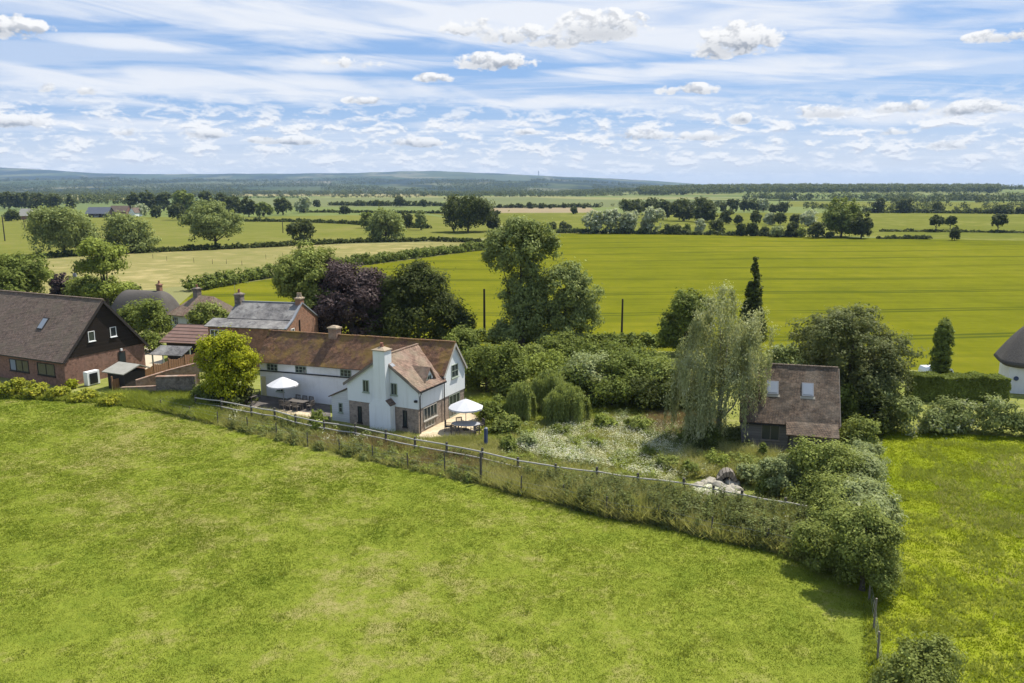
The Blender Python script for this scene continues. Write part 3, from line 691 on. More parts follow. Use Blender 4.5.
M['tile_dark'] = brickish('brown_concrete_tiles', [(.150, .105, .082), (.195, .138, .108), (.100, .074, .060), (.150, .118, .090)], (.05, .04, .034), 1.35, .3, .2, moss=(.12, .105, .07), mossamt=.35, bs=.7, mortar_w=.025, big=.6)
M['tile_studio'] = brickish('mottled_plain_tiles', [(.142, .098, .066), (.188, .132, .09), (.066, .050, .039), (.225, .185, .14)], (.05, .038, .03), 1.35, .19, .13, moss=(.075, .062, .048), mossamt=.55, bs=.9, mortar_w=.022, big=.5)
M['slate'] = brickish('grey_slate', [(.115, .108, .104), (.160, .152, .146), (.078, .074, .072), (.24, .225, .205)], (.09, .09, .09), 1.5, .3, .2, moss=(.34, .33, .30), mossamt=.5, bs=.4, mortar_w=.012, big=.6)
M['thatch'] = None
def thatch(nt, b):
    o = obj_co(nt); n = nt.noise(nt.mapv(o, (9, 9, 1.2)), 1, 5, .7); n2 = nt.noise(o, .6, 5)
    bump(nt, b, n, .8, .08)
    return nt.mix(nt.m('ADD', nt.m('MULTIPLY', n, .6), nt.m('MULTIPLY', n2, .4)), (.045, .040, .035, 1), (.165, .148, .128, 1))
M['thatch'] = mat('weathered_thatch', thatch, .95, .1)
M['fibre'] = plain('grey_felt_roof', (.27, .26, .22), .9, .25, 2)
def corrugated(nt, b):
    o = obj_co(nt); z = nt.sep(o)[2]; f = nt.m('FRACT', nt.m('MULTIPLY', z, 3.2))
    n = nt.noise(o, 1.5, 5); col = nt.mix(n, (.18, .10, .075, 1), (.30, .20, .16, 1))
    bump(nt, b, f, .9, .06)
    return nt.mix(nt.rng(f, .15, .32, 1, 0), col, (.05, .032, .028, 1))
M['pantile'] = mat('brown_ribbed_tiles', corrugated, .85, .2)
M['timber'] = plain('weathered_timber', (.19, .165, .135), .9, .35, 6)
M['darktimber'] = plain('dark_fence_timber', (.085, .075, .058), .9, .35, 6)  # darker brown timber for the fence posts
M['paletimber'] = plain('bleached_timber', (.42, .39, .33), .9, .3, 5)
M['fencepanel'] = boards('orange_brown_fence_boards', (.27, .135, .062), (.37, .20, .10), .13, True, .55)
M['trellis'] = plain('brown_trellis_wood', (.24, .13, .07), .85, .3, 5)
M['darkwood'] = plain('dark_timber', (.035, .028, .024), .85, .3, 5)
M['sage'] = plain('sage_green_paint', (.30, .34, .27), .6, .1, 5)
M['whitepaint'] = plain('white_paint', (.78, .78, .76), .5, .06, 5)
M['cream'] = plain('cream_paint', (.60, .53, .30), .6, .1, 5)
M['black'] = plain('black_metal', (.016, .016, .018), .45, .2, 8)
M['steel'] = plain('grey_metal', (.33, .34, .35), .45, .15, 8, .5, .6)
M['lead'] = plain('lead_flashing', (.20, .21, .225), .6, .2, 3)
M['stone'] = plain('pale_stone', (.33, .30, .24), .9, .3, 3)
M['captan'] = plain('weathered_cap_stone', (.33, .26, .18), .9, .25, 5)
M['pot'] = plain('terracotta', (.26, .115, .075), .85, .2, 6)
M['bluepaint'] = plain('dark_blue_paint', (.045, .065, .14), .5, .2, 6)
M['teak'] = plain('silvered_teak', (.115, .10, .085), .85, .3, 7)
M['tabletop'] = plain('grey_tabletop', (.33, .33, .34), .5, .15, 5)
M['canvas'] = plain('white_canvas', (.52, .52, .53), .8, .03, 4, .1)
M['tyre'] = plain('rubber', (.02, .02, .02), .8, .2, 9)
M['vanwhite'] = plain('white_car_paint', (.78, .79, .80), .25, .03, 3, .5)
def glassm(name, c, rough=.08):
    return mat(name, lambda nt, b: nt.mix(nt.noise(obj_co(nt), 1.7, 3), c + (1,), tuple(q * 1.8 for q in c) + (1,)), rough, .6)
M['glass'] = glassm('window_glass', (.028, .034, .034)); M['skyglass'] = glassm('rooflight_glass', (.05, .06, .07), .03)
M['palecurtain'] = plain('pale_blind', (.22, .25, .29), .8, .05, 2)

def window(parent, o, r, n, w, h, cols=2, rows=2, frame='sage', glass='glass', fw=.06, proud=.05, name='window', sill=True):
    """a window on a wall: o its lower corner on the wall, r along the wall, n out of it"""
    o, r, n = Vector(o), Vector(r).normalized(), Vector(n).normalized(); z = Vector((0, 0, 1)); m = MB()
    def bx(a0, a1, b0, b1, d0, d1, mm=m):
        q = [o + r * a + z * b + n * d for d in (d0, d1) for a, b in ((a0, b0), (a1, b0), (a1, b1), (a0, b1))]
        mm.hexa(q[:4], q[4:])
    bx(0, fw, 0, h, -.01, proud); bx(w - fw, w, 0, h, -.01, proud); bx(fw, w - fw, 0, fw, -.01, proud); bx(fw, w - fw, h - fw, h, -.01, proud)
    for i in range(1, cols):
        a = w * i / cols; bx(a - fw * .4, a + fw * .4, fw, h - fw, -.01, proud * .9)
    for j in range(1, rows):
        b = h * j / rows
        for i in range(cols):
            bx(w * i / cols + fw * .45 + (.55 * fw if i == 0 else 0), w * (i + 1) / cols - fw * .45 - (.55 * fw if i == cols - 1 else 0), b - fw * .25, b + fw * .25, -.01, proud * .8)
    fo = m.build(name, M[frame], parent)
    g = MB(); bx(fw * .5, w - fw * .5, fw * .5, h - fw * .5, .004, .014, g); g.build('pane', M[glass], fo)
    if sill:
        s = MB(); bx(-.06, w + .06, -.07, 0, -.02, proud + .07, s); s.build('sill', M[frame if frame != 'black' else 'darkwood'], fo)
    return fo
U = Vector((1, 0, 0)); V_ = Vector((0, 1, 0)); Zv = Vector((0, 0, 1))
def chimney(parent, x, y, z0, z1, w, d, m, pots=1, capm='stone', potm='pot', name='chimney'):
    b = MB().box((x - w / 2, y - d / 2, z0), (x + w / 2, y + d / 2, z1 - .22)).build(name, m, parent)
    c = MB().box((x - w / 2 - .09, y - d / 2 - .09, z1 - .22), (x + w / 2 + .09, y + d / 2 + .09, z1 - .08))
    c.hexa([(x - w / 2, y - d / 2, z1 - .078), (x + w / 2, y - d / 2, z1 - .078), (x + w / 2, y + d / 2, z1 - .078), (x - w / 2, y + d / 2, z1 - .078)],
           [(x - w / 4, y - d / 4, z1 + .06), (x + w / 4, y - d / 4, z1 + .06), (x + w / 4, y + d / 4, z1 + .06), (x - w / 4, y + d / 4, z1 + .06)])
    c.build('chimney_cap', M[capm], b)
    for i in range(pots):
        px = x + (i - (pots - 1) / 2) * w * .5
        MB().tube([(px, y, z1 + .0), (px, y, z1 + .12), (px, y, z1 + .4), (px, y, z1 + .46), (px, y, z1 + .46)], [.15, .15, .11, .15, .06], 10).build('chimney_pot', M[potm], b)
    return b

# ------------------------------------------------------------------ the white cottage
def cottage():
    c0 = G(419, 434)
    t = empty('cottage', 'long white cottage with mossy brown tiled roof, tall white chimney and two gables', 'house', (c0.x, c0.y, 0), R(-25.5))
    el = lambda a: 4.02 + a / 23 * .78; e = lambda a: el(a) + .27; rdg = lambda a: 6.60 + a / 23 * .66
    b0, b1, br = 4.1, 7.75, 5.93; A0 = -20.75
    # long range walls
    w = MB(); lo = [(A0, b0, -.2), (-7.0, b0, -.2), (-7.0, b1, -.2), (A0, b1, -.2)]
    w.hexa(lo, [(A0, b0, e(A0)), (-7.0, b0, e(-7)), (-7.0, b1, e(-7)), (A0, b1, e(A0))])
    w.add([(A0, b0, e(A0)), (A0, b1, e(A0)), (A0, br, rdg(A0))], [(0, 2, 1)])
    w.build('wall', M['limewash'], t)
    m = MB(); m.bar((A0 - .05, b0 - .05, el(A0) - .80), (-8.0, b0 - .05, el(-8) - .80), .10, .11); m.build('drip_band', M['black'], t)
    # right hand block: lower storey brick, upper storey white, gable
    w = MB(); w.box((-7.0, b0, -.2), (0, b1, 2.12)); w.build('lower_wall', M['rubble'], t)
    w = MB(); w.prism([(.06, b0 - .02, 2.12), (.06, b1 + .05, 2.12), (.06, b1 + .05, e(0) - .05), (.06, br, rdg(0) - .05), (.06, b0 - .02, e(0) - .05)], (-7.0, 0, 0)); w.build('upper_wall', M['render'], t)
    # front wing
    w = MB(); w.box((-7.0, 0, -.2), (0, b0, 2.10)); w.build('lower_wall', M['rubble'], t)
    w = MB(); w.prism([(-7.08, -.06, 2.10), (.05, -.06, 2.10), (.05, -.06, 3.78), (-3.5, -.06, 6.12), (-7.08, -.06, 3.70)], (0, b0 + .1, 0)); w.build('upper_wall', M['render'], t)
    # roofs
    ov = .2; rf = MB()
    s0 = (rdg(A0) - e(A0)) / (br - b0)
    fr = lambda a, b: (a, b, e(a) + (b - b0) * (rdg(a) - e(a)) / (br - b0))
    rf.slab(fr(A0 - .2, b0 - ov), fr(.22, b0 - ov), fr(.22, br), fr(A0 - .2, br), .12, 46, 8, .028, 3)
    bk = lambda a, b: (a, b, e(a) + (b1 - b) * (rdg(a) - e(a)) / (b1 - br))
    rf.slab(bk(A0 - .2, b1 + ov), bk(.22, b1 + ov), bk(.22, br), bk(A0 - .2, br), .12, 30, 6, .02, 4)
    main = rf.build('roof', M['tile_old'], t)
    k = MB(); n = 40
    for i in range(n):
        a0 = A0 - .2 + (.2 - A0 + .22) * i / n; a1 = a0 + (.42 - A0) / n - .03; zz = random.Random(i).uniform(-.02, .02)
        k.bar((a0, br, rdg(a0) + .13 + zz), (a1, br, rdg(a1) + .13 + zz), .26, .16)
    k.build('ridge_tiles', M['tile_old'], main)
    wr = MB(); bb = 5.75
    zr, xr = 6.16, -3.5
    wr.slab((.30, -.22, 3.60), (.30, 4.02, 3.60), (xr, bb, zr), (xr, -.22, zr), .12, 12, 9, .022, 5)
    wr.slab((-7.38, -.22, 3.50), (-7.38, 4.05, 3.50), (xr, bb, zr), (xr, -.22, zr), .12, 12, 9, .022, 6)
    wing = wr.build('wing_roof', M['tile_wing'], t)
    k = MB()
    for i in range(14):
        q0 = -.2 + i * .42; k.bar((xr, q0, zr + .12), (xr, q0 + .39, zr + .12), .26, .16)
    k.build('ridge_tiles', M['tile_wing'], wing)
    # verge boards on the two gables
    for p, q in (((.24, b0 - ov, fr(0, b0 - ov)[2] - .04), (.24, br, rdg(0) - .04)), ((.24, b1 + ov, bk(0, b1 + ov)[2] - .04), (.24, br, rdg(0) - .04))): MB().bar(p, q, .05, .17).build('verge_board', M['paletimber'], t)
    for p, q in (((.28, -.24, 3.57), (xr, -.24, zr - .03)), ((-7.36, -.24, 3.47), (xr, -.24, zr - .03))): MB().bar(p, q, .05, .15).build('verge_board', M['timber'], t)
    # gutters and downpipes
    MB().bar((.34, -.2, 3.60), (.34, 4.0, 3.60), .12, .10).build('gutter', M['black'], t)
    for x, y, z in ((.12, .10, 3.45), (.13, 4.02, 3.9)):
        MB().tube([(x + .14, y, z), (x, y, z - .3), (x, y, 0)], .045, 8).build('downpipe', M['black'], t)
    # chimney stack on the wing gable with a wider breast
    ch = MB(); ch.box((-4.35, -.80, -.2), (-2.25, -.065, 2.25))
    ch.hexa([(-4.35, -.80, 2.25), (-2.25, -.80, 2.25), (-2.25, -.065, 2.25), (-4.35, -.065, 2.25)], [(-3.85, -.78, 2.75), (-2.65, -.78, 2.75), (-2.65, -.066, 2.75), (-3.85, -.066, 2.75)])
    ch.box((-3.83, -.76, 2.75), (-2.67, .22, 6.86))
    st = ch.build('chimney', M['render'], t)
    cp = MB(); cp.box((-3.91, -.84, 6.86), (-2.59, .30, 6.94)); cp.hexa([(-3.85, -.78, 6.941), (-2.65, -.78, 6.941), (-2.65, .24, 6.941), (-3.85, .24, 6.941)], [(-3.45, -.45, 7.14), (-3.05, -.45, 7.14), (-3.05, -.09, 7.14), (-3.45, -.09, 7.14)])
    cp.build('chimney_cap', M['captan'], st)
    MB().tube([(-3.25, -.27, 7.1), (-3.25, -.27, 7.22), (-3.25, -.27, 7.42), (-3.25, -.27, 7.47)], [.16, .16, .11, .15], 12).build('chimney_pot', M['pot'], st)
    k = MB(); k.slab((-2.66, -.86, 2.74), (-2.18, -.86, 2.30), (-2.18, -.04, 2.30), (-2.66, -.04, 2.74), .07); k.build('shoulder_tiles', M['tile_dark'], st)
    MB().slab((-2.65, -.2, 5.62), (-2.35, -.2, 5.42), (-2.35, .25, 5.46), (-2.65, .25, 5.66), .1).build('flashing', M['lead'], st)
    # second, brick chimney on the main ridge
    chimney(t, -12.9, br, rdg(-13) - .5, rdg(-13) + .95, .95, .7, M['gardenbrick'], 0, 'captan')
    # lean-to on the left of the wing
    l = MB(); l.prism([(-8.95, .1, -.2), (-7.085, .1, -.2), (-7.085, .1, 3.05), (-8.95, .1, 2.2)], (0, 2.5, 0)); lt = l.build('lean_to', M['white_boards'], t)
    MB().slab((-9.15, -.06, 2.13), (-7.09, -.06, 3.1), (-7.09, 2.8, 3.1), (-9.15, 2.8, 2.13), .09, 4, 4, .01).build('lean_to_roof', M['tile_dark'], lt)
    window(lt, (-8.2, .1, .85), U, -V_, .42, .85, 1, 2, 'sage')
    # dormer on the wing roof
    d = MB(); d.prism([(-.28, 1.55, 3.72), (-.28, 2.85, 3.72), (-.28, 2.85, 4.25), (-.28, 2.2, 5.08), (-.28, 1.55, 4.25)], (-1.6, 0, 0)); dm = d.build('dormer', M['render'], t)
    k = MB(); k.slab((-.10, 1.36, 4.06), (-2.3, 1.36, 4.06), (-2.3, 2.2, 5.16), (-.10, 2.2, 5.16), .09, 5, 3, .012); k.slab((-.10, 3.04, 4.06), (-2.3, 3.04, 4.06), (-2.3, 2.2, 5.16), (-.10, 2.2, 5.16), .09, 5, 3, .012)
    k.build('dormer_roof', M['tile_wing'], dm)
    window(dm, (-.28, 1.88, 3.78), V_, U, .64, .72, 2, 1, 'sage')
    # windows: wing front, right side, gable, long range
    window(t, (-5.44, -.06, 3.02), U, -V_, .62, 1.06, 2, 1); window(t, (-2.60, -.06, 3.08), U, -V_, .62, 1.02, 2, 1)
    window(t, (-6.10, 0, .25), U, -V_, .40, 1.42, 1, 1, 'black'); window(t, (-1.52, 0, .45), U, -V_, .40, 1.42, 1, 1, 'black')
    window(t, (0, .75, .88), V_, U, 2.15, 1.12, 4, 1, 'paletimber'); window(t, (0, .9, .2), V_, U, 1.5, .55, 3, 1, 'paletimber', sill=False)
    window(t, (.06, 5.40, 3.55), V_, U, 1.15, 1.18, 2, 2)
    dd = window(t, (0, 5.0, .05), V_, U, 1.9, 1.98, 3, 1, 'sage', name='garden_door', sill=False)
    for a, wd, cols in ((-19.8, 1.35, 3), (-16.3, 1.35, 3), (-11.0, 1.25, 3)): window(t, (a, b0, el(a) - .74), U, -V_, wd, .70, cols, 2, 'sage', sill=False)
    window(t, (-18.75, b0, .62), U, -V_, .95, 1.05, 2, 2, 'sage')
    MB().box((-20.6, b0 - .05, 0), (-20.05, b0 + .02, 1.95)).build('door', M['cream'], t)
    # wall lamp and meter cabinet
    MB().box((-8.4, 3.9, 1.95), (-8.15, 4.09, 2.25)).build('wall_lamp', M['black'], t)
    MB().box((-.25, -.28, 2.72), (-.02, -.07, 2.9)).build('wall_lamp', M['black'], t)
    return t
cottage()

# ------------------------------------------------------------------ big dark house at the left
def left_house():
    c0 = G(66.4, 387.5); t = empty('house', 'large brown brick house with dark boarded gable and huge plain tiled roof', 'house', (c0.x, c0.y, 0), R(-25.5))
    Lh, Wd, ze, zr = 24.0, 9.7, 2.75, 8.32
    MB().box((-Lh, 0, -.2), (0, Wd, 2.9)).build('wall', M['brick'], t)
    g = MB(); g.prism([(.05, -.1, 2.9), (.05, Wd + .1, 2.9), (.05, Wd / 2, zr - .1)], (-.6, 0, 0)); g.build('gable', M['dark_boards'], t)
    sl_ = (zr - ze) / (Wd / 2); o_ = .28
    rf = MB(); z_ = ze - o_ * sl_ + .15
    rf.slab((-Lh, -o_, z_), (.35, -o_, z_), (.35, Wd / 2, zr), (-Lh, Wd / 2, zr), .14, 40, 14, .016, 11)
    rf.slab((-Lh, Wd + o_, z_), (.35, Wd + o_, z_), (.35, Wd / 2, zr), (-Lh, Wd / 2, zr), .14, 20, 8, .012, 12)
    r = rf.build('roof', M['tile_dark'], t)
    k = MB()
    for i in range(50): k.bar((-Lh + i * .487, Wd / 2, zr + .15), (-Lh + i * .487 + .46, Wd / 2, zr + .15), .28, .15)
    k.build('ridge_tiles', M['tile_dark'], r)
    for y_ in (-o_, Wd + o_): MB().bar((.37, y_, z_ - .02), (.37, Wd / 2, zr - .02), .05, .26).build('verge_board', M['darkwood'], t)
    MB().bar((-Lh, -o_ - .06, z_ + .02), (.3, -o_ - .06, z_ + .02), .12, .12).build('gutter', M['black'], t)
    # roof light: lies in the roof plane
    d = Vector((0, 1, sl_)).normalized(); n = Vector((0, -sl_, 1)).normalized(); base = Vector((-6.6, 2.05, ze + 2.05 * sl_ + .02))
    sk = MB(); sk.hexa([base, base + U * .95, base + U * .95 + d * 1.45, base + d * 1.45], [p + n * .26 for p in (base, base + U * .95, base + U * .95 + d * 1.45, base + d * 1.45)])
    so_ = sk.build('roof_light', M['darkwood'], r); q = base + n * .262
    g = MB(); g.hexa([q + U * .1 + d * .1, q + U * .85 + d * .1, q + U * .85 + d * 1.32, q + U * .1 + d * 1.32], [p + n * .02 for p in (q + U * .1 + d * .1, q + U * .85 + d * .1, q + U * .85 + d * 1.32, q + U * .1 + d * 1.32)]); g.build('pane', M['palecurtain'], so_)
    MB().hexa([base - d * .3 - U * .1, base - d * .3 + U * 1.05, base + U * 1.05, base - U * .1], [p + n * .17 for p in (base - d * .3 - U * .1, base - d * .3 + U * 1.05, base + U * 1.05, base - U * .1)]).build('flashing', M['lead'], so_)
    # gable windows, side door, front windows
    window(t, (.05, 2.95, 4.25), V_, U, .75, 1.05, 1, 1, 'whitepaint'); window(t, (.05, 5.55, 4.3), V_, U, .75, 1.05, 1, 1, 'whitepaint')
    dr = MB().box((-.02, 6.3, .3), (.06, 7.2, 2.5)).build('door', M['darkwood'], t); MB().box((.061, 6.42, 1.4), (.07, 7.08, 2.35)).build('pane', M['glass'], dr)
    MB().box((.0, 6.6, 2.62), (.16, 6.8, 2.85)).build('wall_lamp', M['whitepaint'], t)
    for a, wd, cm in ((-8.75, 3.1, 3), (-4.25, 2.75, 2), (-14.5, 1.8, 2), (-18.5, 1.8, 2)): window(t, (a, 0, .95), U, -V_, wd, 1.3, cm, 1, 'black', fw=.09)
    MB().box((-8.62, -.03, 1.05), (-7.8, -.018, 2.15)).build('blind', M['palecurtain'], t)
    return t
left_house()
def frame_obj(name, label, cat, px, py, yaw=-25.5, group=None):
    g = G(px, py); return empty(name, label, cat, (g.x, g.y, 0), R(yaw), group)
t = frame_obj('heat_pump', 'white outdoor unit with dark grille beside the brick gable wall', 'heat pump', 92.5, 385, 64.5)
MB().box((-.7, -.3, .1), (.7, .3, 1.5)).build('casing', M['whitepaint'], t)
MB().box((-.45, -.34, .2), (.45, -.305, 1.3)).build('grille', M['black'], t)
for x in (-.6, .6): MB().box((x - .05, -.28, 0), (x + .05, .28, .1)).build('foot', M['black'], t)

# ------------------------------------------------------------------ brick house behind the cottage
def brick_house():
    t = empty('house', 'old red brick house with grey slate roof and a chimney at each end', 'house', (-24.0, 90.0, 0), R(-12))
    Lm = 8.0
    w = MB(); w.prism([(0, -3.9, -.2), (0, 3.9, -.2), (0, 3.9, 4.9), (0, 0, 6.95), (0, -2.2, 5.45), (0, -3.9, 4.75)], (-Lm, 0, 0)); w.box((-9.6, -3.9, -.2), (-Lm, .2, 4.7)); w.build('wall', M['oldbrick'], t)
    r = MB(); r.slab((-Lm - .1, -2.3, 5.42), (-.12, -2.3, 5.42), (-.12, 0, 7.0), (-Lm - .1, 0, 7.0), .09, 20, 6, .015, 21)
    r.slab((-Lm - .1, 4.2, 4.75), (-.12, 4.2, 4.75), (-.12, 0, 7.0), (-Lm - .1, 0, 7.0), .09, 6, 4, .01, 22); ro = r.build('roof', M['slate'], t)
    MB().slab((-9.9, -4.15, 4.72), (-.12, -4.15, 4.72), (-.12, -2.25, 5.36), (-9.9, -2.25, 5.36), .09, 16, 4, .012, 23).build('lower_roof', M['slate'], t)
    MB().bar((-Lm, 0, 7.12), (-.1, 0, 7.12), .2, .1).build('ridge_tiles', M['lead'], ro)
    k = MB()
    for a, b in (((-.02, -4.1, 4.78), (-.02, -2.2, 5.62)), ((-.02, -2.2, 5.62), (-.02, 0, 7.15)), ((-.02, 4.15, 4.85), (-.02, 0, 7.15))): k.bar(a, b, .26, .14)
    k.build('coping', M['lead'], t)
    chimney(t, -Lm + .2, 0, 5.5, 8.05, .75, .9, M['darkstone'], 1, 'darkstone'); chimney(t, -.3, .1, 6.2, 7.8, .62, .9, M['oldbrick'], 2, 'captan', 'captan')
    MB().tube([(-Lm - .3, 0, 7.4), (-Lm - .3, 0, 9.0)], .02, 5).build('aerial', M['steel'], t)
    window(t, (-9.3, -3.9, 3.15), U, -V_, 2.0, 1.25, 4, 2, 'whitepaint'); window(t, (-1.4, -3.9, 3.5), U, -V_, .8, .9, 2, 2, 'whitepaint'); window(t, (0, -2.9, 3.6), V_, U, .8, 1.0, 2, 2, 'whitepaint')
    MB().box((.0, -.9, 3.0), (.1, -.75, 5.3)).build('flue', M['black'], t)
brick_house()

# ------------------------------------------------------------------ thatched and hipped cottages beyond
def thatch_roof(parent, x0, x1, y0, y1, ze, zr, m, round_=1.08, n=26, k=14):
    """rounded hipped thatch over a rectangle"""
    vs = []; fs = []; cx, cy, hx, hy = (x0 + x1) / 2, (y0 + y1) / 2, (x1 - x0) / 2, (y1 - y0) / 2
    for j in range(k + 1):
        t = j / k; s = 1 - t; z = ze + (zr - ze) * (1 - (1 - t) ** round_) if j else ze
        ridge = max(.0, hx - hy * .8)
        for i in range(n * 4):
            a = 2 * pi * (i + .5) / (n * 4); ca, sa = cos(a), sin(a); e = .42
            X = (abs(ca) ** e) * (1 if ca > 0 else -1) * hx; Y = (abs(sa) ** e) * (1 if sa > 0 else -1) * hy
            Xr = max(-ridge, min(ridge, X)); vs.append((cx + Xr + (X - Xr) * s ** .8, cy + Y * s ** (.85 if round_ > 1.2 else 1.0), z))
    q = n * 4
    for j in range(k):
        fs += [(j * q + i, j * q + (i + 1) % q, (j + 1) * q + (i + 1) % q, (j + 1) * q + i) for i in range(q)]
    b = len(vs); vs += [(cx + (vx - cx) * .93, cy + (vy - cy) * .93, ze - .28) for vx, vy, _ in vs[:q]]
    fs += [(b + i, b + (i + 1) % q, (i + 1) % q, i) for i in range(q)]; fs.append(tuple(b + i for i in range(q - 1, -1, -1)))
    return MB().add(vs, fs).build('roof', m, parent, True)
def thatch_left():
    g = G(147, 326); t = empty('house', 'cottage with rounded grey thatched roof behind green bushes', 'cottage', (g.x, g.y, 0), R(-16))
    MB().box((-4.0, -2.4, -.2), (4.4, 2.6, 1.7)).build('wall', M['render'], t)
    thatch_roof(t, -5.2, 5.3, -3.1, 3.2, 1.4, 5.3, M['thatch'], 1.75)
    chimney(t, 2.4, .4, 4.6, 6.3, .6, .6, M['oldbrick'], 1, 'oldbrick'); window(t, (1.2, -2.4, .4), U, -V_, 1.0, .9, 2, 2, 'whitepaint')
thatch_left()
def hipped():
    g = G(207, 329); t = empty('house', 'white cottage with lichen pale hipped tile roof and dark chimney', 'cottage', (g.x, g.y, 0), R(-28))
    MB().box((-4.2, -2.6, -.2), (4.0, 2.8, 2.35)).build('wall', M['render'], t); ze, zr = 2.15, 4.75
    r = MB(); r.slab((-4.6, -3.0, ze), (4.4, -3.0, ze), (1.6, .1, zr), (-1.7, .1, zr), .1, 16, 6, .02, 31); r.slab((-4.6, 3.2, ze), (4.4, 3.2, ze), (1.6, .1, zr), (-1.7, .1, zr), .1, 8, 4, .02, 32)
    ro = r.build('roof', M['tile_wing'], t)
    MB().slab((-4.6, 3.2, ze), (-4.6, -3.0, ze), (-1.7, .1, zr - .01), (-1.72, .12, zr), .1).build('hip', M['tile_dark'], ro); MB().slab((4.4, -3.0, ze), (4.4, 3.2, ze), (1.62, .12, zr), (1.6, .1, zr - .01), .1).build('hip', M['tile_dark'], ro)
    chimney(t, -1.6, .1, 3.9, 5.9, .85, .8, M['darkstone'], 1, 'darkstone')
    window(t, (-3.9, -2.6, .75), U, -V_, 1.2, 1.15, 3, 2, 'whitepaint'); window(t, (-4.2, 1.4, .8), -V_, -U, 1.0, 1.0, 2, 2, 'whitepaint')
hipped()
def thatch_right():
    g = G(1007, 393); t = empty('house', 'whitewashed cottage with steep grey thatched roof behind the clipped hedge', 'cottage', (g.x, g.y, 0), R(-22))
    MB().box((0, 0, -.2), (9, 5.2, 3.05)).build('wall', M['limewash'], t)
    thatch_roof(t, -.85, 9.8, -.8, 6.0, 2.95, 6.9, M['thatch'])
    MB().tube([(.62, -.02, 1.55), (.62, -.10, 1.55)], .22, 14).build('wall_plaque', M['bluepaint'], t)
    window(t, (3.2, 0, 1.1), U, -V_, 1.0, 1.0, 2, 2, 'whitepaint')
thatch_right()

# ------------------------------------------------------------------ yard buildings between the houses
def car_port():
    g = G(182, 362); t = empty('outbuilding', 'open garden shed with ribbed brown tile roof and timber posts', 'shed', (g.x, g.y, 0), R(-12))
    r = MB(); r.slab((-2.5, -.4, 2.3), (3.1, -.4, 2.3), (3.1, 2.2, 4.05), (-1.6, 2.2, 4.05), .1); r.slab((-2.5, 4.6, 2.3), (3.1, 4.6, 2.3), (3.1, 2.2, 4.05), (-1.6, 2.2, 4.05), .1); r.build('roof', M['pantile'], t)
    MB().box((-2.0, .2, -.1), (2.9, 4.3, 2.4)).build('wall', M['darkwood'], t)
car_port()
def pergola():
    g = G(170, 372); t = empty('shelter', 'small slate roofed shelter on thin green posts below the ribbed roof', 'shelter', (g.x, g.y, 0), R(-12))
    MB().slab((-2.1, -.5, 1.95), (2.0, -.5, 1.95), (2.4, .9, 2.75), (-1.5, .9, 2.75), .08, 8, 3, .01).build('roof', M['slate'], t)
    for x, y in ((-1.8, -.3), (1.8, -.3), (-1.3, .8), (2.1, .8)): MB().box((x - .06, y - .06, -.1), (x + .06, y + .06, 2.05 if y < 0 else 2.6)).build('post', M['sage'], t)
pergola()
def shed():
    g = G(114, 390); t = empty('shed', 'low dark shed with grey felt roof between brick house and fence', 'shed', (g.x, g.y, 0), R(-25.5))
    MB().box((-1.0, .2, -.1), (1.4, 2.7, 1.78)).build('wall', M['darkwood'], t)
    MB().slab((-1.35, -.15, 1.72), (1.75, -.15, 1.72), (1.75, 1.9, 2.35), (-1.35, 1.9, 2.35), .1, 6, 4, .008).build('roof', M['fibre'], t)
    MB().slab((-1.35, 3.1, 1.8), (1.75, 3.1, 1.8), (1.75, 1.9, 2.35), (-1.35, 1.9, 2.35), .1).build('roof', M['fibre'], t)
shed()
def garden_wall(name, label, pts, hs, th, m, cap=None, cat='garden wall'):
    p = [G(*q) for q in pts]; o0 = p[0].copy(); t = empty(name, label, cat, o0)
    mb = MB(); cb = MB()
    for i in range(len(p) - 1):
        a, b = p[i] - o0, p[i + 1] - o0; d = (b - a).normalized(); n = Vector((-d.y, d.x, 0)) * th / 2; z0, z1 = Vector((0, 0, hs[i])), Vector((0, 0, hs[i + 1])); dn = Vector((0, 0, -.2))
        mb.hexa([a - n + dn, b - n + dn, b + n + dn, a + n + dn], [a - n + z0, b - n + z1, b + n + z1, a + n + z0])
        n2 = n * 1.35; u_ = Vector((0, 0, .09)); e_ = Vector((0, 0, .002))
        cb.hexa([a - n2 + z0 + e_, b - n2 + z1 + e_, b + n2 + z1 + e_, a + n2 + z0 + e_], [a - n2 + z0 + u_, b - n2 + z1 + u_, b + n2 + z1 + u_, a + n2 + z0 + u_])
    mb.build('wall', m, t)
    if cap: cb.build('coping', cap, t)
    return t
garden_wall('garden_wall', 'worn red brick garden wall stepping up towards the yellow green bush', [(137, 393), (168, 388), (200, 384)], [1.25, 1.75, 2.25], .26, M['gardenbrick'], M['gardenbrick'])
garden_wall('garden_wall', 'dark rough stone wall in front of the brick garden wall', [(158, 397.5), (197, 397)], [2.05, 2.1], .4, M['darkstone'], M['gardenbrick'])
garden_wall('garden_wall', 'low crumbling brick wall at the end of the fence panels', [(122, 394), (158, 397.5)], [.62, 1.1], .3, M['gardenbrick'], M['gardenbrick'])
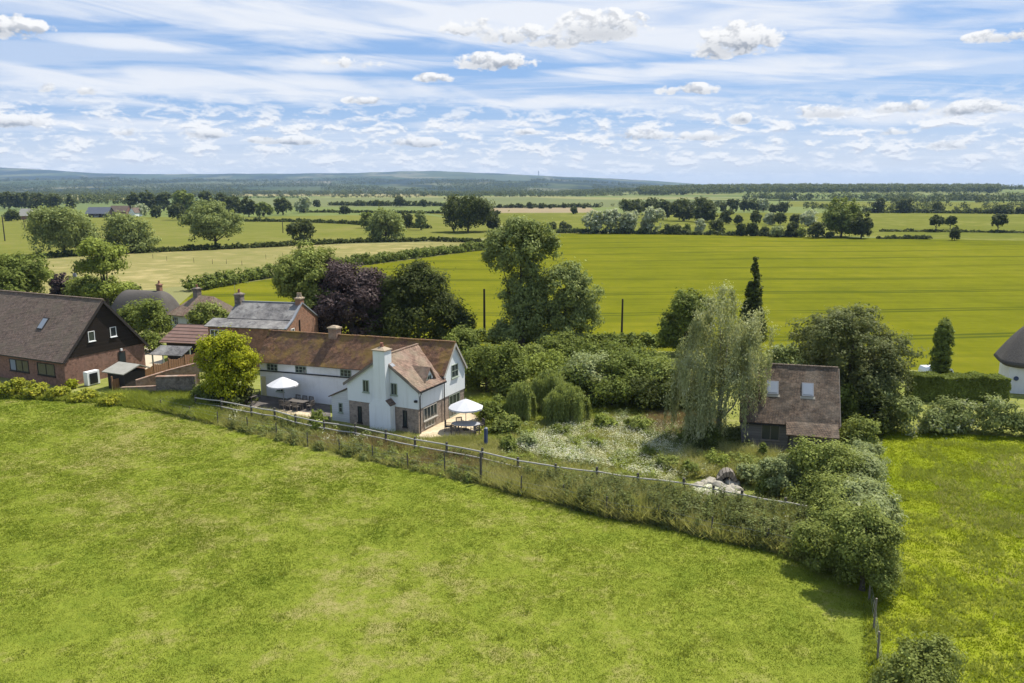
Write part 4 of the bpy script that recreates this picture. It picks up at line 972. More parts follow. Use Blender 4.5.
def panels():
    pts = [(113, 392), (126, 388.5), (140, 385), (155, 381), (170, 377), (186, 373), (200, 369)]
    p = [G(*q) for q in pts]; o0 = p[0].copy(); t = empty('fence', 'orange brown board fence of stepped panels with curved tops', 'fence', o0)
    for i in range(len(p) - 1):
        a, b = p[i] - o0, p[i + 1] - o0; mb = MB(); h0, h1 = 1.25 + .12 * i, 1.25 + .12 * i; n = 7
        d = (b - a).normalized(); nn = Vector((-d.y, d.x, 0)) * .025
        for k in range(n):
            q0, q1 = a.lerp(b, k / n + .008), a.lerp(b, (k + 1) / n - .008); hh = h0 + (.22 * abs(2 * (k + .5) / n - 1) if i > 1 else 0)
            mb.hexa([q0 - nn, q1 - nn, q1 + nn, q0 + nn], [x + Vector((0, 0, hh)) for x in (q0 - nn, q1 - nn, q1 + nn, q0 + nn)])
        mb.build('panel', M['fencepanel'] if i < 3 else M['trellis'], t)
        MB().box((a.x - .06, a.y - .06, -.1), (a.x + .06, a.y + .06, h0 + .35)).build('post', M['trellis'], t)
panels()

# ------------------------------------------------------------------ studio on the right
def studio():
    g = G(741, 447); t = empty('studio', 'small steep roofed studio of mottled brown tiles half behind the birch', 'outbuilding', (g.x, g.y, 0), R(-15))
    Lx, ze, zr, yr = 7.1, 2.3, 5.92, 3.0
    w = MB(); w.box((0, 0, -.1), (Lx - .15, 6.0, ze + .05)); w.prism([(Lx - .2, .1, ze + .05), (Lx - .2, 5.9, ze + .05), (Lx - .2, yr, zr - .1)], (-Lx + .35, 0, 0)); w.build('wall', M['grey_boards'], t)
    s_ = (zr - ze) / yr; r = MB()
    r.slab((-.25, -.25, ze - .25 * s_ + .1), (Lx, -.25, ze - .25 * s_ + .1), (Lx, yr, zr + .1), (-.25, yr, zr + .1), .12, 26, 14, .022, 41)
    r.slab((-.25, 6.25, ze - .25 * s_ + .1), (Lx, 6.25, ze - .25 * s_ + .1), (Lx, yr, zr + .1), (-.25, yr, zr + .1), .12, 8, 5, .01, 42)
    ro = r.build('roof', M['tile_studio'], t)
    k = MB()
    for i in range(16): k.bar((-.2 + i * .455, yr, zr + .22), (-.2 + i * .455 + .43, yr, zr + .22), .26, .14)
    k.build('ridge_tiles', M['tile_dark'], ro)
    MB().bar((Lx + .03, -.2, ze - .05), (Lx + .03, yr, zr + .12), .05, .15).build('verge_board', M['timber'], ro)
    MB().slab((3.2, -1.35, 1.62), (6.95, -1.35, 1.62), (6.95, -.12, 2.34), (3.2, -.12, 2.34), .1, 12, 5, .018, 43).build('porch_roof', M['tile_studio'], t)
    for x in (3.4, 5.1, 6.8): MB().box((x - .07, -1.2, -.1), (x + .07, -1.06, 1.62)).build('post', M['darkwood'], t)
    d = Vector((0, 1, s_)).normalized(); n = Vector((0, -s_, 1)).normalized()
    for x in (1.75, 4.35):
        b = Vector((x, 1.35, ze + 1.35 * s_ + .1)); ww, hh = .88, 1.15; q = [b, b + U * ww, b + U * ww + d * hh, b + d * hh]
        f_ = MB().hexa(q, [p + n * .2 for p in q]).build('roof_light', M['lead'], ro); i_ = [b + U * .09 + d * .12, b + U * (ww - .09) + d * .12, b + U * (ww - .09) + d * (hh - .09), b + U * .09 + d * (hh - .09)]
        MB().hexa([p + n * .202 for p in i_], [p + n * .215 for p in i_]).build('pane', M['palecurtain'], f_)
        q2 = [b - d * .22 - U * .1, b - d * .22 + U * (ww + .1), b + U * (ww + .1), b - U * .1]; MB().hexa(q2, [p + n * .145 for p in q2]).build('flashing', M['stone'], f_)
    window(t, (1.45, 0, .75), U, -V_, 1.35, 1.25, 2, 1, 'timber'); MB().bar((-.2, -.32, ze - .24), (3.1, -.32, ze - .24), .1, .1).build('gutter', M['black'], t)
    pts = [(.1 - .2, -.15, .12), (0.1, -.75, .12), (.8, -1.2, .12), (1.8, -1.3, .12), (2.7, -1.0, .12), (3.1, -.3, .12)]
    MB().tube(pts, .13, 8).build('edging_log', M['timber'], t)
studio()
# far houses
def far_house(label, x0, x1, base, eave, top, wallm, roofm, gable_right=True, name='house', cat='house', dep=9):
    g = G(x0, base); b = G(x1, base); wdt = b.x - g.x; t = empty(name, label, cat, (g.x, g.y, 0), R(-4))
    he, hr = HZ(x0, eave, g.y), HZ(x0, top, g.y + dep / 2)
    MB().box((0, 0, -.2), (wdt, dep, he)).add([(wdt, 0, he), (wdt, dep, he), (wdt, dep / 2, hr - .1), (0, 0, he), (0, dep, he), (0, dep / 2, hr - .1)], [(0, 1, 2), (3, 5, 4)]).build('wall', wallm, t)
    MB().slab((-.3, -.4, he - .1), (wdt + .3, -.4, he - .1), (wdt + .3, dep / 2, hr), (-.3, dep / 2, hr), .2).slab((-.3, dep + .4, he - .1), (wdt + .3, dep + .4, he - .1), (wdt + .3, dep / 2, hr), (-.3, dep / 2, hr), .2).build('roof', roofm, t)
    return t
M['slate_blue'] = plain('blue_grey_slate', (.10, .11, .135), .8, .2, .6)
h = far_house('far long barn with blue grey slate roof behind the willows', 86, 109, 217.5, 213.8, 207.2, M['darkwood'], M['slate_blue'])
window(h, (6, 0, .5), U, -V_, 3.0, 2.2, 3, 1, 'whitepaint'); window(h, (11.5, 0, .5), U, -V_, 2.0, 2.2, 2, 1, 'whitepaint')
h = far_house('far brown roofed farmhouse beside the white gable', 109, 127, 216.5, 212, 205.8, M['brick'], M['tile_dark'])
g = G(129, 216.5); t = empty('house', 'small white gabled house among far hedges at left', 'house', (g.x, g.y, 0), R(-8))
MB().prism([(0, 0, -.2), (4.6, 0, -.2), (4.6, 0, 2.7), (2.3, 0, 6.0), (0, 0, 2.7)], (0, 9, 0)).build('wall', M['render'], t)
MB().slab((-.3, -.2, 2.45), (-.3, 9.2, 2.45), (2.3, 9.2, 6.1), (2.3, -.2, 6.1), .15).slab((4.9, -.2, 2.45), (4.9, 9.2, 2.45), (2.3, 9.2, 6.1), (2.3, -.2, 6.1), .15).build('roof', M['tile_dark'], t)
far_house('far low grey brown roofed house by the left edge trees', 18, 38, 219.5, 216, 208.8, M['oldbrick'], M['fibre'])
far_house('far low white barn in front of the long dark wood', 783, 794, 200.2, 199.3, 197.4, M['whitepaint'], M['whitepaint'], name='barn', cat='barn', dep=14)
# transmitter mast on the hill
g = G(538, 189); y = 9400; x = (538 - 512) / F * y * 1.0
m = MB(); zb = float(hill_z(x, y)) - 2; zt = HZ(538, 170.5, y)
t = empty('mast', 'thin radio mast standing on the far blue hill', 'mast', (x, y, zb)); H_ = zt - zb
MB().tube([(0, 0, -5), (0, 0, H_ * .7), (0, 0, H_)], [5.0, 3.2, 1.2], 8).build('tower', M['steel'], t)
for k in (.55, .75): MB().tube([(0, 0, H_ * k), (0, 0, H_ * k + 6)], 7.5, 10).build('antenna', M['steel'], t)

# ------------------------------------------------------------------ garden furniture
def parasol(px, py, label, z0=2.02, z1=2.72, r=1.48):
    g = G(px, py); t = empty('parasol', label, 'parasol', g, .3, 'white parasols')
    vs = [(0, 0, z1)]; fs = []; n = 8; rows = 5
    for j in range(1, rows + 1):
        s = j / rows
        for i in range(n * 2):
            a = 2 * pi * i / (n * 2); rr = r * s * (1 if i % 2 == 0 else .955); vs.append((cos(a) * rr, sin(a) * rr, z1 + (z0 - z1) * s ** 1.12 - (.03 * s if i % 2 else 0)))
    q = 2 * n
    fs += [(0, 1 + i, 1 + (i + 1) % q) for i in range(q)]
    for j in range(rows - 1): fs += [(1 + j * q + i, 1 + (j + 1) * q + i, 1 + (j + 1) * q + (i + 1) % q, 1 + j * q + (i + 1) % q) for i in range(q)]
    k = len(vs); lo = vs[1 + (rows - 1) * q:]; vs += [(x, y, z - .13) for x, y, z in lo]
    fs += [(1 + (rows - 1) * q + i, k + i, k + (i + 1) % q, 1 + (rows - 1) * q + (i + 1) % q) for i in range(q)]
    MB().add(vs, fs).build('canopy', M['canvas'], t)
    MB().tube([(0, 0, .1), (0, 0, z1 + .08)], .028, 8).build('pole', M['paletimber'], t)
    rb = MB()
    for i in range(n):
        a = 2 * pi * i / n; rb.bar((0, 0, z1 - .05), (cos(a) * r * .97, sin(a) * r * .97, z0 - .03), .02)
    rb.build('ribs', M['paletimber'], t)
    MB().tube([(0, 0, 0), (0, 0, .09), (0, 0, .1), (0, 0, .3)], [.28, .26, .06, .05], 14).build('base', M['black'], t)
def chair(label, group):
    t = empty('chair', label, 'chair', (0, 0, 0), 0, group)
    s = MB()
    for i in range(5): s.box((-.25, -.24 + i * .1, .42), (.25, -.155 + i * .1, .45))
    s.build('seat', M['teak'], t)
    b = MB(); b.bar((-.25, .26, .9), (.25, .26, .9), .05, .07); b.bar((-.25, .25, .5), (.25, .25, .5), .04, .05)
    for i in range(6): b.bar((-.2 + i * .08, .252, .5), (-.2 + i * .08, .262, .9), .035, .015)
    b.build('backrest', M['teak'], t)
    for x, y, h in ((-.25, -.24, .64), (.25, -.24, .64), (-.25, .25, .92), (.25, .25, .92)): MB().box((x - .025, y - .025, 0), (x + .025, y + .025, h)).build('leg', M['teak'], t)
    for x in (-.27, .27): MB().box((x - .03, -.27, .64), (x + .03, .25, .67)).build('armrest', M['teak'], t)
    return t
def copy_tree(o, parent=None):
    c = o.copy(); COL.objects.link(c)
    if parent is not None: c.parent = parent
    for ch in list(o.children): copy_tree(ch, c)
    return c
def place(o, p, rz, label): o.location = p; o.rotation_euler = (0, 0, rz); o['label'] = label; return o
H25 = R(-25.5)
parasol(284, 405, 'white parasol in front of the long limewashed wall')
parasol(466, 430, 'white parasol over the oval table beside the right gable')
# long table with chairs by the wall
tc = G(297, 408); tb = empty('table', 'long slatted wooden table beside the left white parasol', 'table', tc, H25)
s = MB()
for i in range(7): s.box((-1.15, -.49 + i * .142, .71), (1.15, -.49 + i * .142 + .128, .745))
s.build('tabletop', M['teak'], tb)
for x, y in ((-1, -.38), (1, -.38), (-1, .38), (1, .38)): MB().box((x - .045, y - .045, 0), (x + .045, y + .045, .71)).build('leg', M['teak'], tb)
c0 = chair('', 'chairs around the long table'); first = True
rotm = Matrix.Rotation(H25, 3, 'Z')
for (x, y, a, lb) in ((-.85, -.85, pi, 'wooden chair at the near side of the long table, leftmost'), (-.1, -.88, pi, 'wooden chair at the near side of the long table, middle one'), (.7, -.84, pi, 'wooden chair at the near side of the long table, nearest the lean-to'),
                    (-.75, .85, 0, 'wooden chair at the wall side of the long table, under the parasol'), (.05, .85, 0, 'wooden chair at the wall side of the long table, middle one'), (.8, .85, 0, 'wooden chair at the wall side of the long table, farthest from the parasol'), (1.6, 0, -pi / 2, 'wooden chair at the head of the long table towards the chimney')):
    c = c0 if first else copy_tree(c0); first = False
    place(c, tc + rotm @ Vector((x, y, 0)), H25 + a, lb)
# bench table by the yellow bush
tc = G(249, 403); tb = empty('table', 'small wooden table beside the yellow green bush', 'table', tc, H25)
MB().box((-.7, -.4, .68), (.7, .4, .73)).build('tabletop', M['teak'], tb)
for x, y in ((-.6, -.32), (.6, -.32), (-.6, .32), (.6, .32)): MB().box((x - .035, y - .035, 0), (x + .035, y + .035, .68)).build('leg', M['teak'], tb)
place(copy_tree(c0), G(257, 399.5), H25 + .5, 'wooden chair between the small table and the white wall')['group'] = 'chairs by the small table'
# oval table under the right parasol
tc = G(466, 432); tb = empty('table', 'oval grey topped table under the right parasol on the sandstone patio', 'table', tc, R(-8))
n = 28; MB().prism([(1.22 * cos(2 * pi * i / n), .74 * sin(2 * pi * i / n), .71) for i in range(n)], (0, 0, .045)).build('tabletop', M['tabletop'], tb)
for x, y in ((-.75, -.4), (.75, -.4), (-.75, .4), (.75, .4)): MB().box((x - .04, y - .04, 0), (x + .04, y + .04, .71)).build('leg', M['teak'], tb)
for k, (a, lb) in enumerate(((pi * 1.32, 'wooden chair at the near side of the oval table, left one'), (pi * 1.68, 'wooden chair at the near side of the oval table, right one'), (pi * .95, 'wooden chair at the house end of the oval table'), (pi * .62, 'wooden chair at the far side of the oval table, nearest the house'), (pi * .2, 'wooden chair at the far side of the oval table, nearest the lawn'))):
    d = Vector((cos(a) * 1.5, sin(a) * 1.08, 0)); c = place(copy_tree(c0), tc + d, atan2(d.y, d.x) - pi / 2, lb); c['group'] = 'chairs around the oval table'
# blue post
t = empty('post', 'dark blue wooden post standing at the patio corner', 'post', G(486, 448), H25)
MB().box((-.11, -.11, -.1), (.11, .11, 1.6)).build('shaft', M['bluepaint'], t); MB().hexa([(-.12, -.12, 1.6), (.12, -.12, 1.6), (.12, .12, 1.6), (-.12, .12, 1.6)], [(-.03, -.03, 1.7), (.03, -.03, 1.7), (.03, .03, 1.7), (-.03, .03, 1.7)]).build('cap', M['steel'], t)

# ------------------------------------------------------------------ fences
def rail_fence():
    pts = [(196, 408), (222, 411), (252, 416), (275, 419), (296, 425), (325, 430), (356, 434), (386, 440.5), (415, 447), (447, 453), (482, 460), (518, 469), (556, 475.5), (597, 481), (638, 487.5), (683, 493), (713, 499), (741, 505), (784, 513), (824, 520)]
    pts = [(x, y + 1 + 5 * min(1, (x - 196) / 150)) for x, y in pts]
    p = [G(*q) for q in pts]; o0 = p[0].copy(); t = empty('fence', 'bleached post and rail fence curving along the garden edge', 'fence', o0); rg = random.Random(8)
    rails = MB()
    for i, q in enumerate(p):
        q = q - o0; h = 1.34 + rg.uniform(-.06, .1); MB().tube([(q.x, q.y, -.1), (q.x + rg.uniform(-.04, .04), q.y, h)], [.10, .09], 7).build('post', M['darktimber'], t)
        if i:
            a = p[i - 1] - o0
            for z in (1.12, .62): MB().tube([(a.x, a.y - .07, z + rg.uniform(-.03, .03)), ((a.x + q.x) / 2, (a.y + q.y) / 2 - .07, z + rg.uniform(-.05, .02)), (q.x, q.y - .07, z + rg.uniform(-.03, .03))], .052, 6).build('rail', M['paletimber'], t)
rail_fence()
def wire_fence(name, label, pts, hs, m, wire=True, zw=(.35, .7, 1.0)):
    p = [G(*q) for q in pts]; o0 = p[0].copy(); t = empty(name, label, 'fence', o0); rg = random.Random(len(pts)); w = MB()
    for i, q in enumerate(p):
        q = q - o0; r = .05 if hs[i] < 1.9 else .09
        MB().tube([(q.x, q.y, -.1), (q.x + rg.uniform(-.05, .05), q.y + rg.uniform(-.05, .05), hs[i])], [r, r * .9], 7).build('post', m, t)
        if i and wire:
            a = p[i - 1] - o0
            for z in zw: w.tube([(a.x, a.y - .06, z), (q.x, q.y - .06, z)], .004, 4)
    if wire: w.build('wire', M['steel'], t)
    return t
wire_fence('fence', 'wire fence on grey posts along the upper edge of the paddock', [(161, 410), (190, 417), (218, 424), (248, 430), (277, 437), (308, 446.5), (340, 453), (373, 460), (408, 468.5), (445, 474), (481, 483), (521, 496), (564, 504), (606, 517), (658, 524), (711, 538), (767, 549), (827, 564), (846, 577)],
           [.95, 1.0, 1.1, 1.15, 1.2, 1.15, 1.1, 1.15, 1.2, 1.6, 2.2, 1.4, 1.3, 1.35, 1.25, 1.3, 1.2, 1.3, 1.2], M['darktimber'])
wire_fence('fence', 'leaning grey posts of a wire fence running down the right of the paddock', [(869, 600), (873.5, 630), (877.5, 660), (882, 700)], [1.75, 1.6, 1.35, 1.3], M['timber'])
wire_fence('fence', 'row of thin stakes across the far dry meadow', [(153, 258.5), (167, 261), (194, 262.5), (212.5, 264), (226.5, 264), (242, 265.5), (266, 259), (283, 257)], [1.3] * 8, M['darkwood'], False)

# ------------------------------------------------------------------ utility poles
def pole(label, px, base, top, r=.14, arms=1, kind='pole'):
    g = G(px, base); h = HZ(px, top, g.y); t = empty('utility_pole', label, 'utility pole', g)
    MB().tube([(0, 0, -.2), (0, 0, h)], [r, r * .75], 8).build('shaft', M['darkwood'] if kind == 'pole' else M['steel'], t)
    for k in range(arms):
        MB().bar((-.55, 0, h - .35 - k * .5), (.55, 0, h - .35 - k * .5), .1, .1).build('crossarm', M['darkwood'], t)
    return t
pole('dark utility pole left of the tall ivy covered tree', 484.5, 339, 289, .17, 0)
pole('grey utility pole against the barley right of the tall ivy covered tree', 621.5, 343, 299, .15, 0)
t = pole('grey utility pole with transformer box above the big brown roof', 78, 303, 268, .15, 0); h = HZ(78, 268, G(78, 303).y)
MB().box((-.28, -.3, h - 1.9), (.28, .1, h - .9)).build('transformer', M['steel'], t)
pole('thin far pole at the left edge in the bright pasture', 5, 241, 215, .22, 1); pole('short far pole beside the left edge hedge', 24.5, 228, 219, .2, 1); pole('thin far pole left of the small dark round tree', 283, 233, 221, .2, 0)

# ------------------------------------------------------------------ van behind the clipped hedge
def van():
    g = G(939, 386); t = empty('van', 'white van mostly hidden behind the clipped hedge and columnar tree', 'van', g, R(4))
    prof = [(-1.9, .45), (1.95, .45), (2.0, .95), (1.15, 1.15), (.72, 1.95), (.5, 2.05), (-1.75, 2.05), (-1.88, 1.7)]
    b = MB().prism([(x, -.82, z) for x, z in prof], (0, 1.64, 0)).build('body', M['vanwhite'], t)
    MB().hexa([(-1.3, -.835, 1.2), (.85, -.835, 1.2), (.7, -.835, 1.82), (-1.3, -.835, 1.82)], [(-1.3, -.822, 1.2), (.85, -.822, 1.2), (.7, -.822, 1.82), (-1.3, -.822, 1.82)]).build('window', M['glass'], t)
    MB().hexa([(.76, -.7, 1.9), (.76, .7, 1.9), (1.13, .75, 1.2), (1.13, -.75, 1.2)], [(.785, -.7, 1.92), (.785, .7, 1.92), (1.16, .75, 1.21), (1.16, -.75, 1.21)]).build('windscreen', M['glass'], t)
    for x in (-1.2, 1.25):
        for y in (-.76, .76): MB().tube([(x, y - .1, .34), (x, y + .1, .34)], .34, 16).build('wheel', M['tyre'], t)
    for y in (-.6, .6): MB().box((1.97, y - .15, .72), (2.02, y + .15, .9)).build('headlight', M['steel'], t)
van()

# ------------------------------------------------------------------ rockery pond in the wild garden
rg0 = random.Random(4)
t = poly_sheet('pond', [(682, 488), (708, 479), (738, 483), (746, 491), (722, 497), (694, 495)], .024, plain('pond_water', (.03, .035, .025), .08, .3, 2, .5))
gp = G(727, 483); t = empty('stone_arch', 'small rough stone arch with a dark hollow above the rockery', 'rockery arch', gp, R(-10))
ar = MB(); n = 9
for i in range(n):
    a0, a1 = pi * i / n + .03, pi * (i + 1) / n - .03
    q = lambda a, r, y: (cos(a) * r, y, max(0.0, sin(a) * r * 1.35))
    ar.hexa([q(a0, .42, -.35), q(a1, .42, -.35), q(a1, .42, .5), q(a0, .42, .5)], [q(a0, .68 + rg0.uniform(-.06, .1), -.38), q(a1, .7 + rg0.uniform(-.06, .1), -.38), q(a1, .7, .55), q(a0, .7, .55)])
ar.build('arch', M['timber'], t); MB().box((-.5, .42, 0), (.5, .6, .7)).build('back', M['darkwood'], t)
ROCK = None
for k, (px, py, s) in enumerate([(697, 486, .30), (704, 483.5, .26), (710, 482, .34), (717, 484, .3), (722, 487, .42), (728, 489, .36), (733, 485, .4), (737, 490, .34), (731, 494, .42), (724, 495.5, .3), (716, 496, .26), (708, 494, .24), (739, 494.5, .3), (729, 482, .3), (734, 480, .26), (713, 489, .2)]):
    rg = random.Random(k); vs = []; fs = []
    import bmesh
    bm = bmesh.new(); bmesh.ops.create_icosphere(bm, subdivisions=2, radius=1)
    for v in bm.verts:
        n_ = v.co.copy(); f_ = 1 + .22 * sin(n_.x * 3 + k) + .18 * sin(n_.y * 4 + k * 2) + rg.uniform(-.07, .07); v.co = Vector((n_.x * s * 1.25 * f_, n_.y * s * f_, max(-.05, n_.z * s * .6 * f_)))
    me = bpy.data.meshes.new('rock'); bm.to_mesh(me); bm.free()
    o = link('rock', me, M['stone'], None, G(px, py)); o.rotation_euler.z = k * 1.3
    tag(o, 'pale rounded rock of the rockery around the small garden pond', 'rock', 'rockery stones'); o.scale = (1.25, 1.25, 1.3)

# ------------------------------------------------------------------ near and middle trees, bushes, hedges
T = tree
T('tree', 'dark green broad tree at the left edge behind the big brown roof', 'tree', 8, 322, 244, 84, 'mid', 'bush', dens=3.6)
T('tree', 'thin feathery pale green tree with layered sprays above the brown roof', 'tree', 108, 312, 238, 78, 'light', 'airy', dens=2.0, th=.22)
T('bush', 'purple leaved shrub beside the feathery tree', 'bush', 64, 306, 270, 28, 'copper', 'bush')
T('bush', 'light green bush behind the end of the brown roof ridge', 'bush', 92, 308, 273, 58, 'olive', 'bush')
T('bush', 'mid green bush left of the feathery tree foot', 'bush', 122, 306, 282, 40, 'mid', 'bush')
T('bush', 'dark rounded bush between brown gable and thatched cottage', 'bush', 147, 337, 297, 60, 'mid', 'bush', dens=3)
T('bush', 'pale edged bush in front of the hipped tile cottage', 'bush', 211, 336, 299, 46, 'olive', 'bush', dens=3)
T('bush', 'small dark bush behind the brick gable corner', 'bush', 150, 352, 330, 30, 'mid', 'bush')
T('bush', 'bright yellow green bush in front of the left end of the cottage', 'bush', 230, 404, 332, 62, 'lime', 'bush', dens=4.4, leafpx=2.6, clump=.6, lobes=[(-.42, 0, .40, .46, .24), (.42, 0, .40, .46, .24), (-.36, 0, .66, .52, .24), (.40, 0, .72, .48, .22), (.15, 0, .88, .42, .10), (0, .1, .52, .7, .28), (-.55, -.1, .82, .26, .1), (.1, -.1, .3, .6, .2)])
T('bush', 'dark leaf mass put in as shade beneath the bright yellow green bush', 'bush', 232, 405, 384, 46, 'dark', 'bush', dens=3.4)  # dark leaves stand in for trunk and shade under the bush
T('tree', 'light green loose tree behind the slate roofed house', 'tree', 316, 346, 232, 80, 'olive', 'bush', dens=3.8)
T('tree', 'purple copper beech between the light tree and the yew', 'tree', 354, 350, 256, 94, 'copper', 'bush', dens=4.4)
T('tree', 'dark broad yew behind the cottage ridge', 'tree', 419, 352, 264, 106, 'yew', 'bush', dens=4, lobes=[(0, 0, .45, .72, .42), (-.5, 0, .36, .42, .32), (.5, 0, .36, .42, .32), (-.1, 0, .78, .40, .2), (.25, 0, .66, .42, .24), (-.36, 0, .6, .36, .24), (.72, 0, .24, .26, .2), (-.74, 0, .24, .24, .2), (0, 0, .9, .2, .1)])
T('tree', 'tall ivy clad tree rising in the middle of the picture', 'tree', 522, 348, 219, 78, 'willow', dens=2.8, clump=.85, th=.1,
  lobes=[(-.10, 0, .80, .62, .16), (.35, .1, .84, .48, .13), (-.55, 0, .70, .36, .10), (.0, 0, .60, .42, .16), (-.05, 0, .42, .40, .18), (-.1, 0, .22, .52, .18), (.2, 0, .30, .5, .2), (.05, 0, .94, .5, .05), (-.3, -.1, .12, .42, .12), (-.62, 0, .86, .25, .07), (.72, 0, .78, .22, .08)])
T('tree', 'rounded grey green tree leaning out right of the ivy clad tree', 'tree', 563, 348, 261, 76, 'willow', dens=2.8, clump=.8, th=.08,
  lobes=[(-.1, 0, .66, .66, .26), (.45, 0, .58, .48, .24), (-.45, 0, .5, .5, .28), (.2, 0, .36, .66, .28), (-.2, 0, .2, .7, .22), (.05, 0, .86, .42, .12), (.72, 0, .44, .25, .16)])
HB = 'shrubs in the tall belt behind the garden'
for px, b, tp, w, lk, lb in ((487, 392, 338, 62, 'mid', 'dark shrub of the belt right beside the white gable'), (462, 364, 326, 44, 'mid', 'shrub seen just above the right gable verge'), (520, 372, 343, 54, 'olive', 'pale shrub of the belt below the ivy clad tree'), (545, 386, 350, 52, 'light', 'light green shrub of the belt behind the weeping trees'),
                         (590, 397, 344, 70, 'pale', 'largest pale shrub of the belt right of the weeping trees'), (628, 398, 348, 64, 'mid', 'mid green shrub of the belt left of the small tree'), (662, 402, 352, 58, 'olive', 'shrub of the belt touching the birch'), (605, 374, 341, 60, 'mid', 'shrub at the back of the belt under the grey pole'),
                         (508, 398, 356, 40, 'mid', 'dark shrub of the belt between the gable and the weeping trees'), (612, 406, 376, 54, 'mid', 'low dark shrub added as shade at the foot of the belt right of the weeping trees'), (655, 410, 378, 60, 'dark', 'low dark shrub added as shade at the foot of the belt left of the birch'), (690, 408, 372, 44, 'dark', 'low dark shrub added as shade at the foot of the belt behind the birch'), (574, 400, 362, 50, 'mid', 'dark shrub at the foot of the belt behind the weeping trees'),  # low dark shrubs added to darken the gaps under the belt
                         (560, 362, 336, 60, 'mid', 'shrub at the back of the belt under the leaning tree'), (648, 372, 345, 50, 'mid', 'shrub at the back of the belt near the round tree')):
    T('bush', lb, 'bush', px, b, tp, w, lk, 'bush', HB, dens=3, clump=.7)
hedge('hedge', 'low field hedge between garden shrubs and barley field', 'hedge', [G(455, 340), G(560, 346), G(600, 345), G(665, 346), G(700, 348)], 1.5, 2.0, 'mid')
T('weeping_tree', 'low weeping tree nearest the right parasol', 'weeping tree', 521, 420, 380, 36, 'weep', 'weep', 'weeping trees', dens=5)
T('weeping_tree', 'tallest weeping tree, behind the other two', 'weeping tree', 548, 410, 369, 50, 'weep', 'weep', 'weeping trees', dens=5)
T('weeping_tree', 'widest weeping tree, right of its two neighbours', 'weeping tree', 566, 422, 383, 58, 'weep', 'weep', 'weeping trees', dens=5)
T('tree', 'round dark green tree between the grey pole and the birch', 'tree', 686, 356, 283, 60, 'mid', 'bush', dens=3.6)
T('birch_tree', 'tall drooping silver birch beside the studio roof', 'birch tree', 717, 443, 281, 106, 'birch', 'birch', dens=5.6, leafpx=2.6, bark=BARKPALE)
T('conifer', 'dark pointed conifer standing against the barley field', 'conifer', 751, 340, 258, 29, 'dark', 'conifer', dens=5)
T('tree', 'huge olive green round tree behind the studio', 'tree', 846, 418, 292, 118, 'rightolive', 'bush', dens=4.2, clump=.7)
T('bush', 'pale blossoming bush leaning against the studio ridge, in front of the huge tree', 'bush', 822, 408, 328, 62, 'pale', 'bush', dens=3.6, clump=.6)
T('bush', 'white flecked shrub between birch crown and the huge tree', 'bush', 785, 374, 340, 40, 'blossom', 'bush', dens=3.4)
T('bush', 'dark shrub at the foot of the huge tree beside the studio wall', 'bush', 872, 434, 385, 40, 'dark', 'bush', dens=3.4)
T('bush', 'blossoming bush in front of the huge round tree', 'bush', 868, 424, 366, 62, 'blossom', 'bush', dens=2.6)
T('bush', 'dark bush right behind the studio verge', 'bush', 846, 428, 380, 40, 'mid', 'bush')
T('columnar_tree', 'narrow upright tree rising from the clipped hedge', 'columnar tree', 938.5, 388, 320, 18, 'mid', 'column', dens=6)
hedge('hedge', 'dark clipped hedge under the columnar tree', 'hedge', [G(908, 399), G(950, 400), G(1003, 401)], 2.45, 2.0, 'mid', clipped=True, dens=5)
hedge('hedge', 'bushy untrimmed hedge between hay meadow and clipped hedge', 'hedge', [G(893, 434), G(925, 432), G(960, 431), G(1000, 434), G(1045, 438), G(1090, 441)], 2.6, 2.6, 'blossom', dens=2.8, clump=.6, vary=.35)
T('bush', 'rounded olive bush below the right corner of the studio', 'bush', 858, 450, 412, 46, 'olive', 'bush', dens=3)
T('bush', 'grey leaved willow shrub in front of the studio porch', 'bush', 778, 498, 452, 48, 'pale', 'bush', dens=3)
T('conifer', 'tiny conifer in front of the studio wall', 'conifer', 762, 462, 443, 9, 'mid', 'conifer', dens=4)
T('bush', 'tall bushy shrub below the studio porch roof', 'bush', 822, 500, 434, 66, 'olive', 'bush', dens=3, clump=.6)
hedge('overgrown_hedge', 'overgrown pale hedge sloping down along the hay meadow to the paddock corner', 'hedge', [G(862, 476), G(866, 502), G(864, 530), G(858, 560), G(850, 578)], 2.9, 3.0, 'pale', dens=3.6, clump=.5, vary=.3)
hedge('overgrown_hedge', 'overgrown olive shrubbery filling the corner between pond lawn and hay meadow', 'hedge', [G(820, 488), G(836, 508), G(844, 530), G(846, 555), G(838, 570)], 2.5, 3.2, 'olive', dens=3.6, clump=.5, vary=.3)
HH = 'shrubs in the overgrown corner by the hay meadow'
for px, b, tp, w, lk, lb in ((862, 590, 496, 72, 'olive', 'big dark bush at the tip of the overgrown corner'), (818, 566, 520, 54, 'olive', 'low shrub of the overgrown corner beside the paddock fence'), (800, 512, 484, 36, 'olive', 'low shrub between pond lawn and overgrown corner')):
    T('bush', lb, 'bush', px, b, tp, w, lk, 'bush', HH, dens=3.6, clump=.5)
T('bush', 'grey green thorny bush at the bottom edge beside the fence posts', 'bush', 916, 722, 640, 92, 'olive', 'bush', dens=2.6, leafpx=3, clump=.35)
T('bush', 'dark low shrub under the birch', 'bush', 700, 446, 418, 44, 'mid', 'bush'); T('bush', 'rusty green shrub between birch and stone arch', 'bush', 744, 468, 455, 34, 'olive', 'bush')
T('bush', 'low shrub on the lawn behind the right parasol', 'bush', 492, 420, 398, 34, 'mid', 'bush'); T('bush', 'pale low shrub at the lawn edge right of the oval table', 'bush', 505, 432, 412, 30, 'olive', 'bush')
T('bush', 'small spiky shrub left of the wide fence post in the meadow grass', 'bush', 508, 452, 436, 16, 'mid', 'bush')
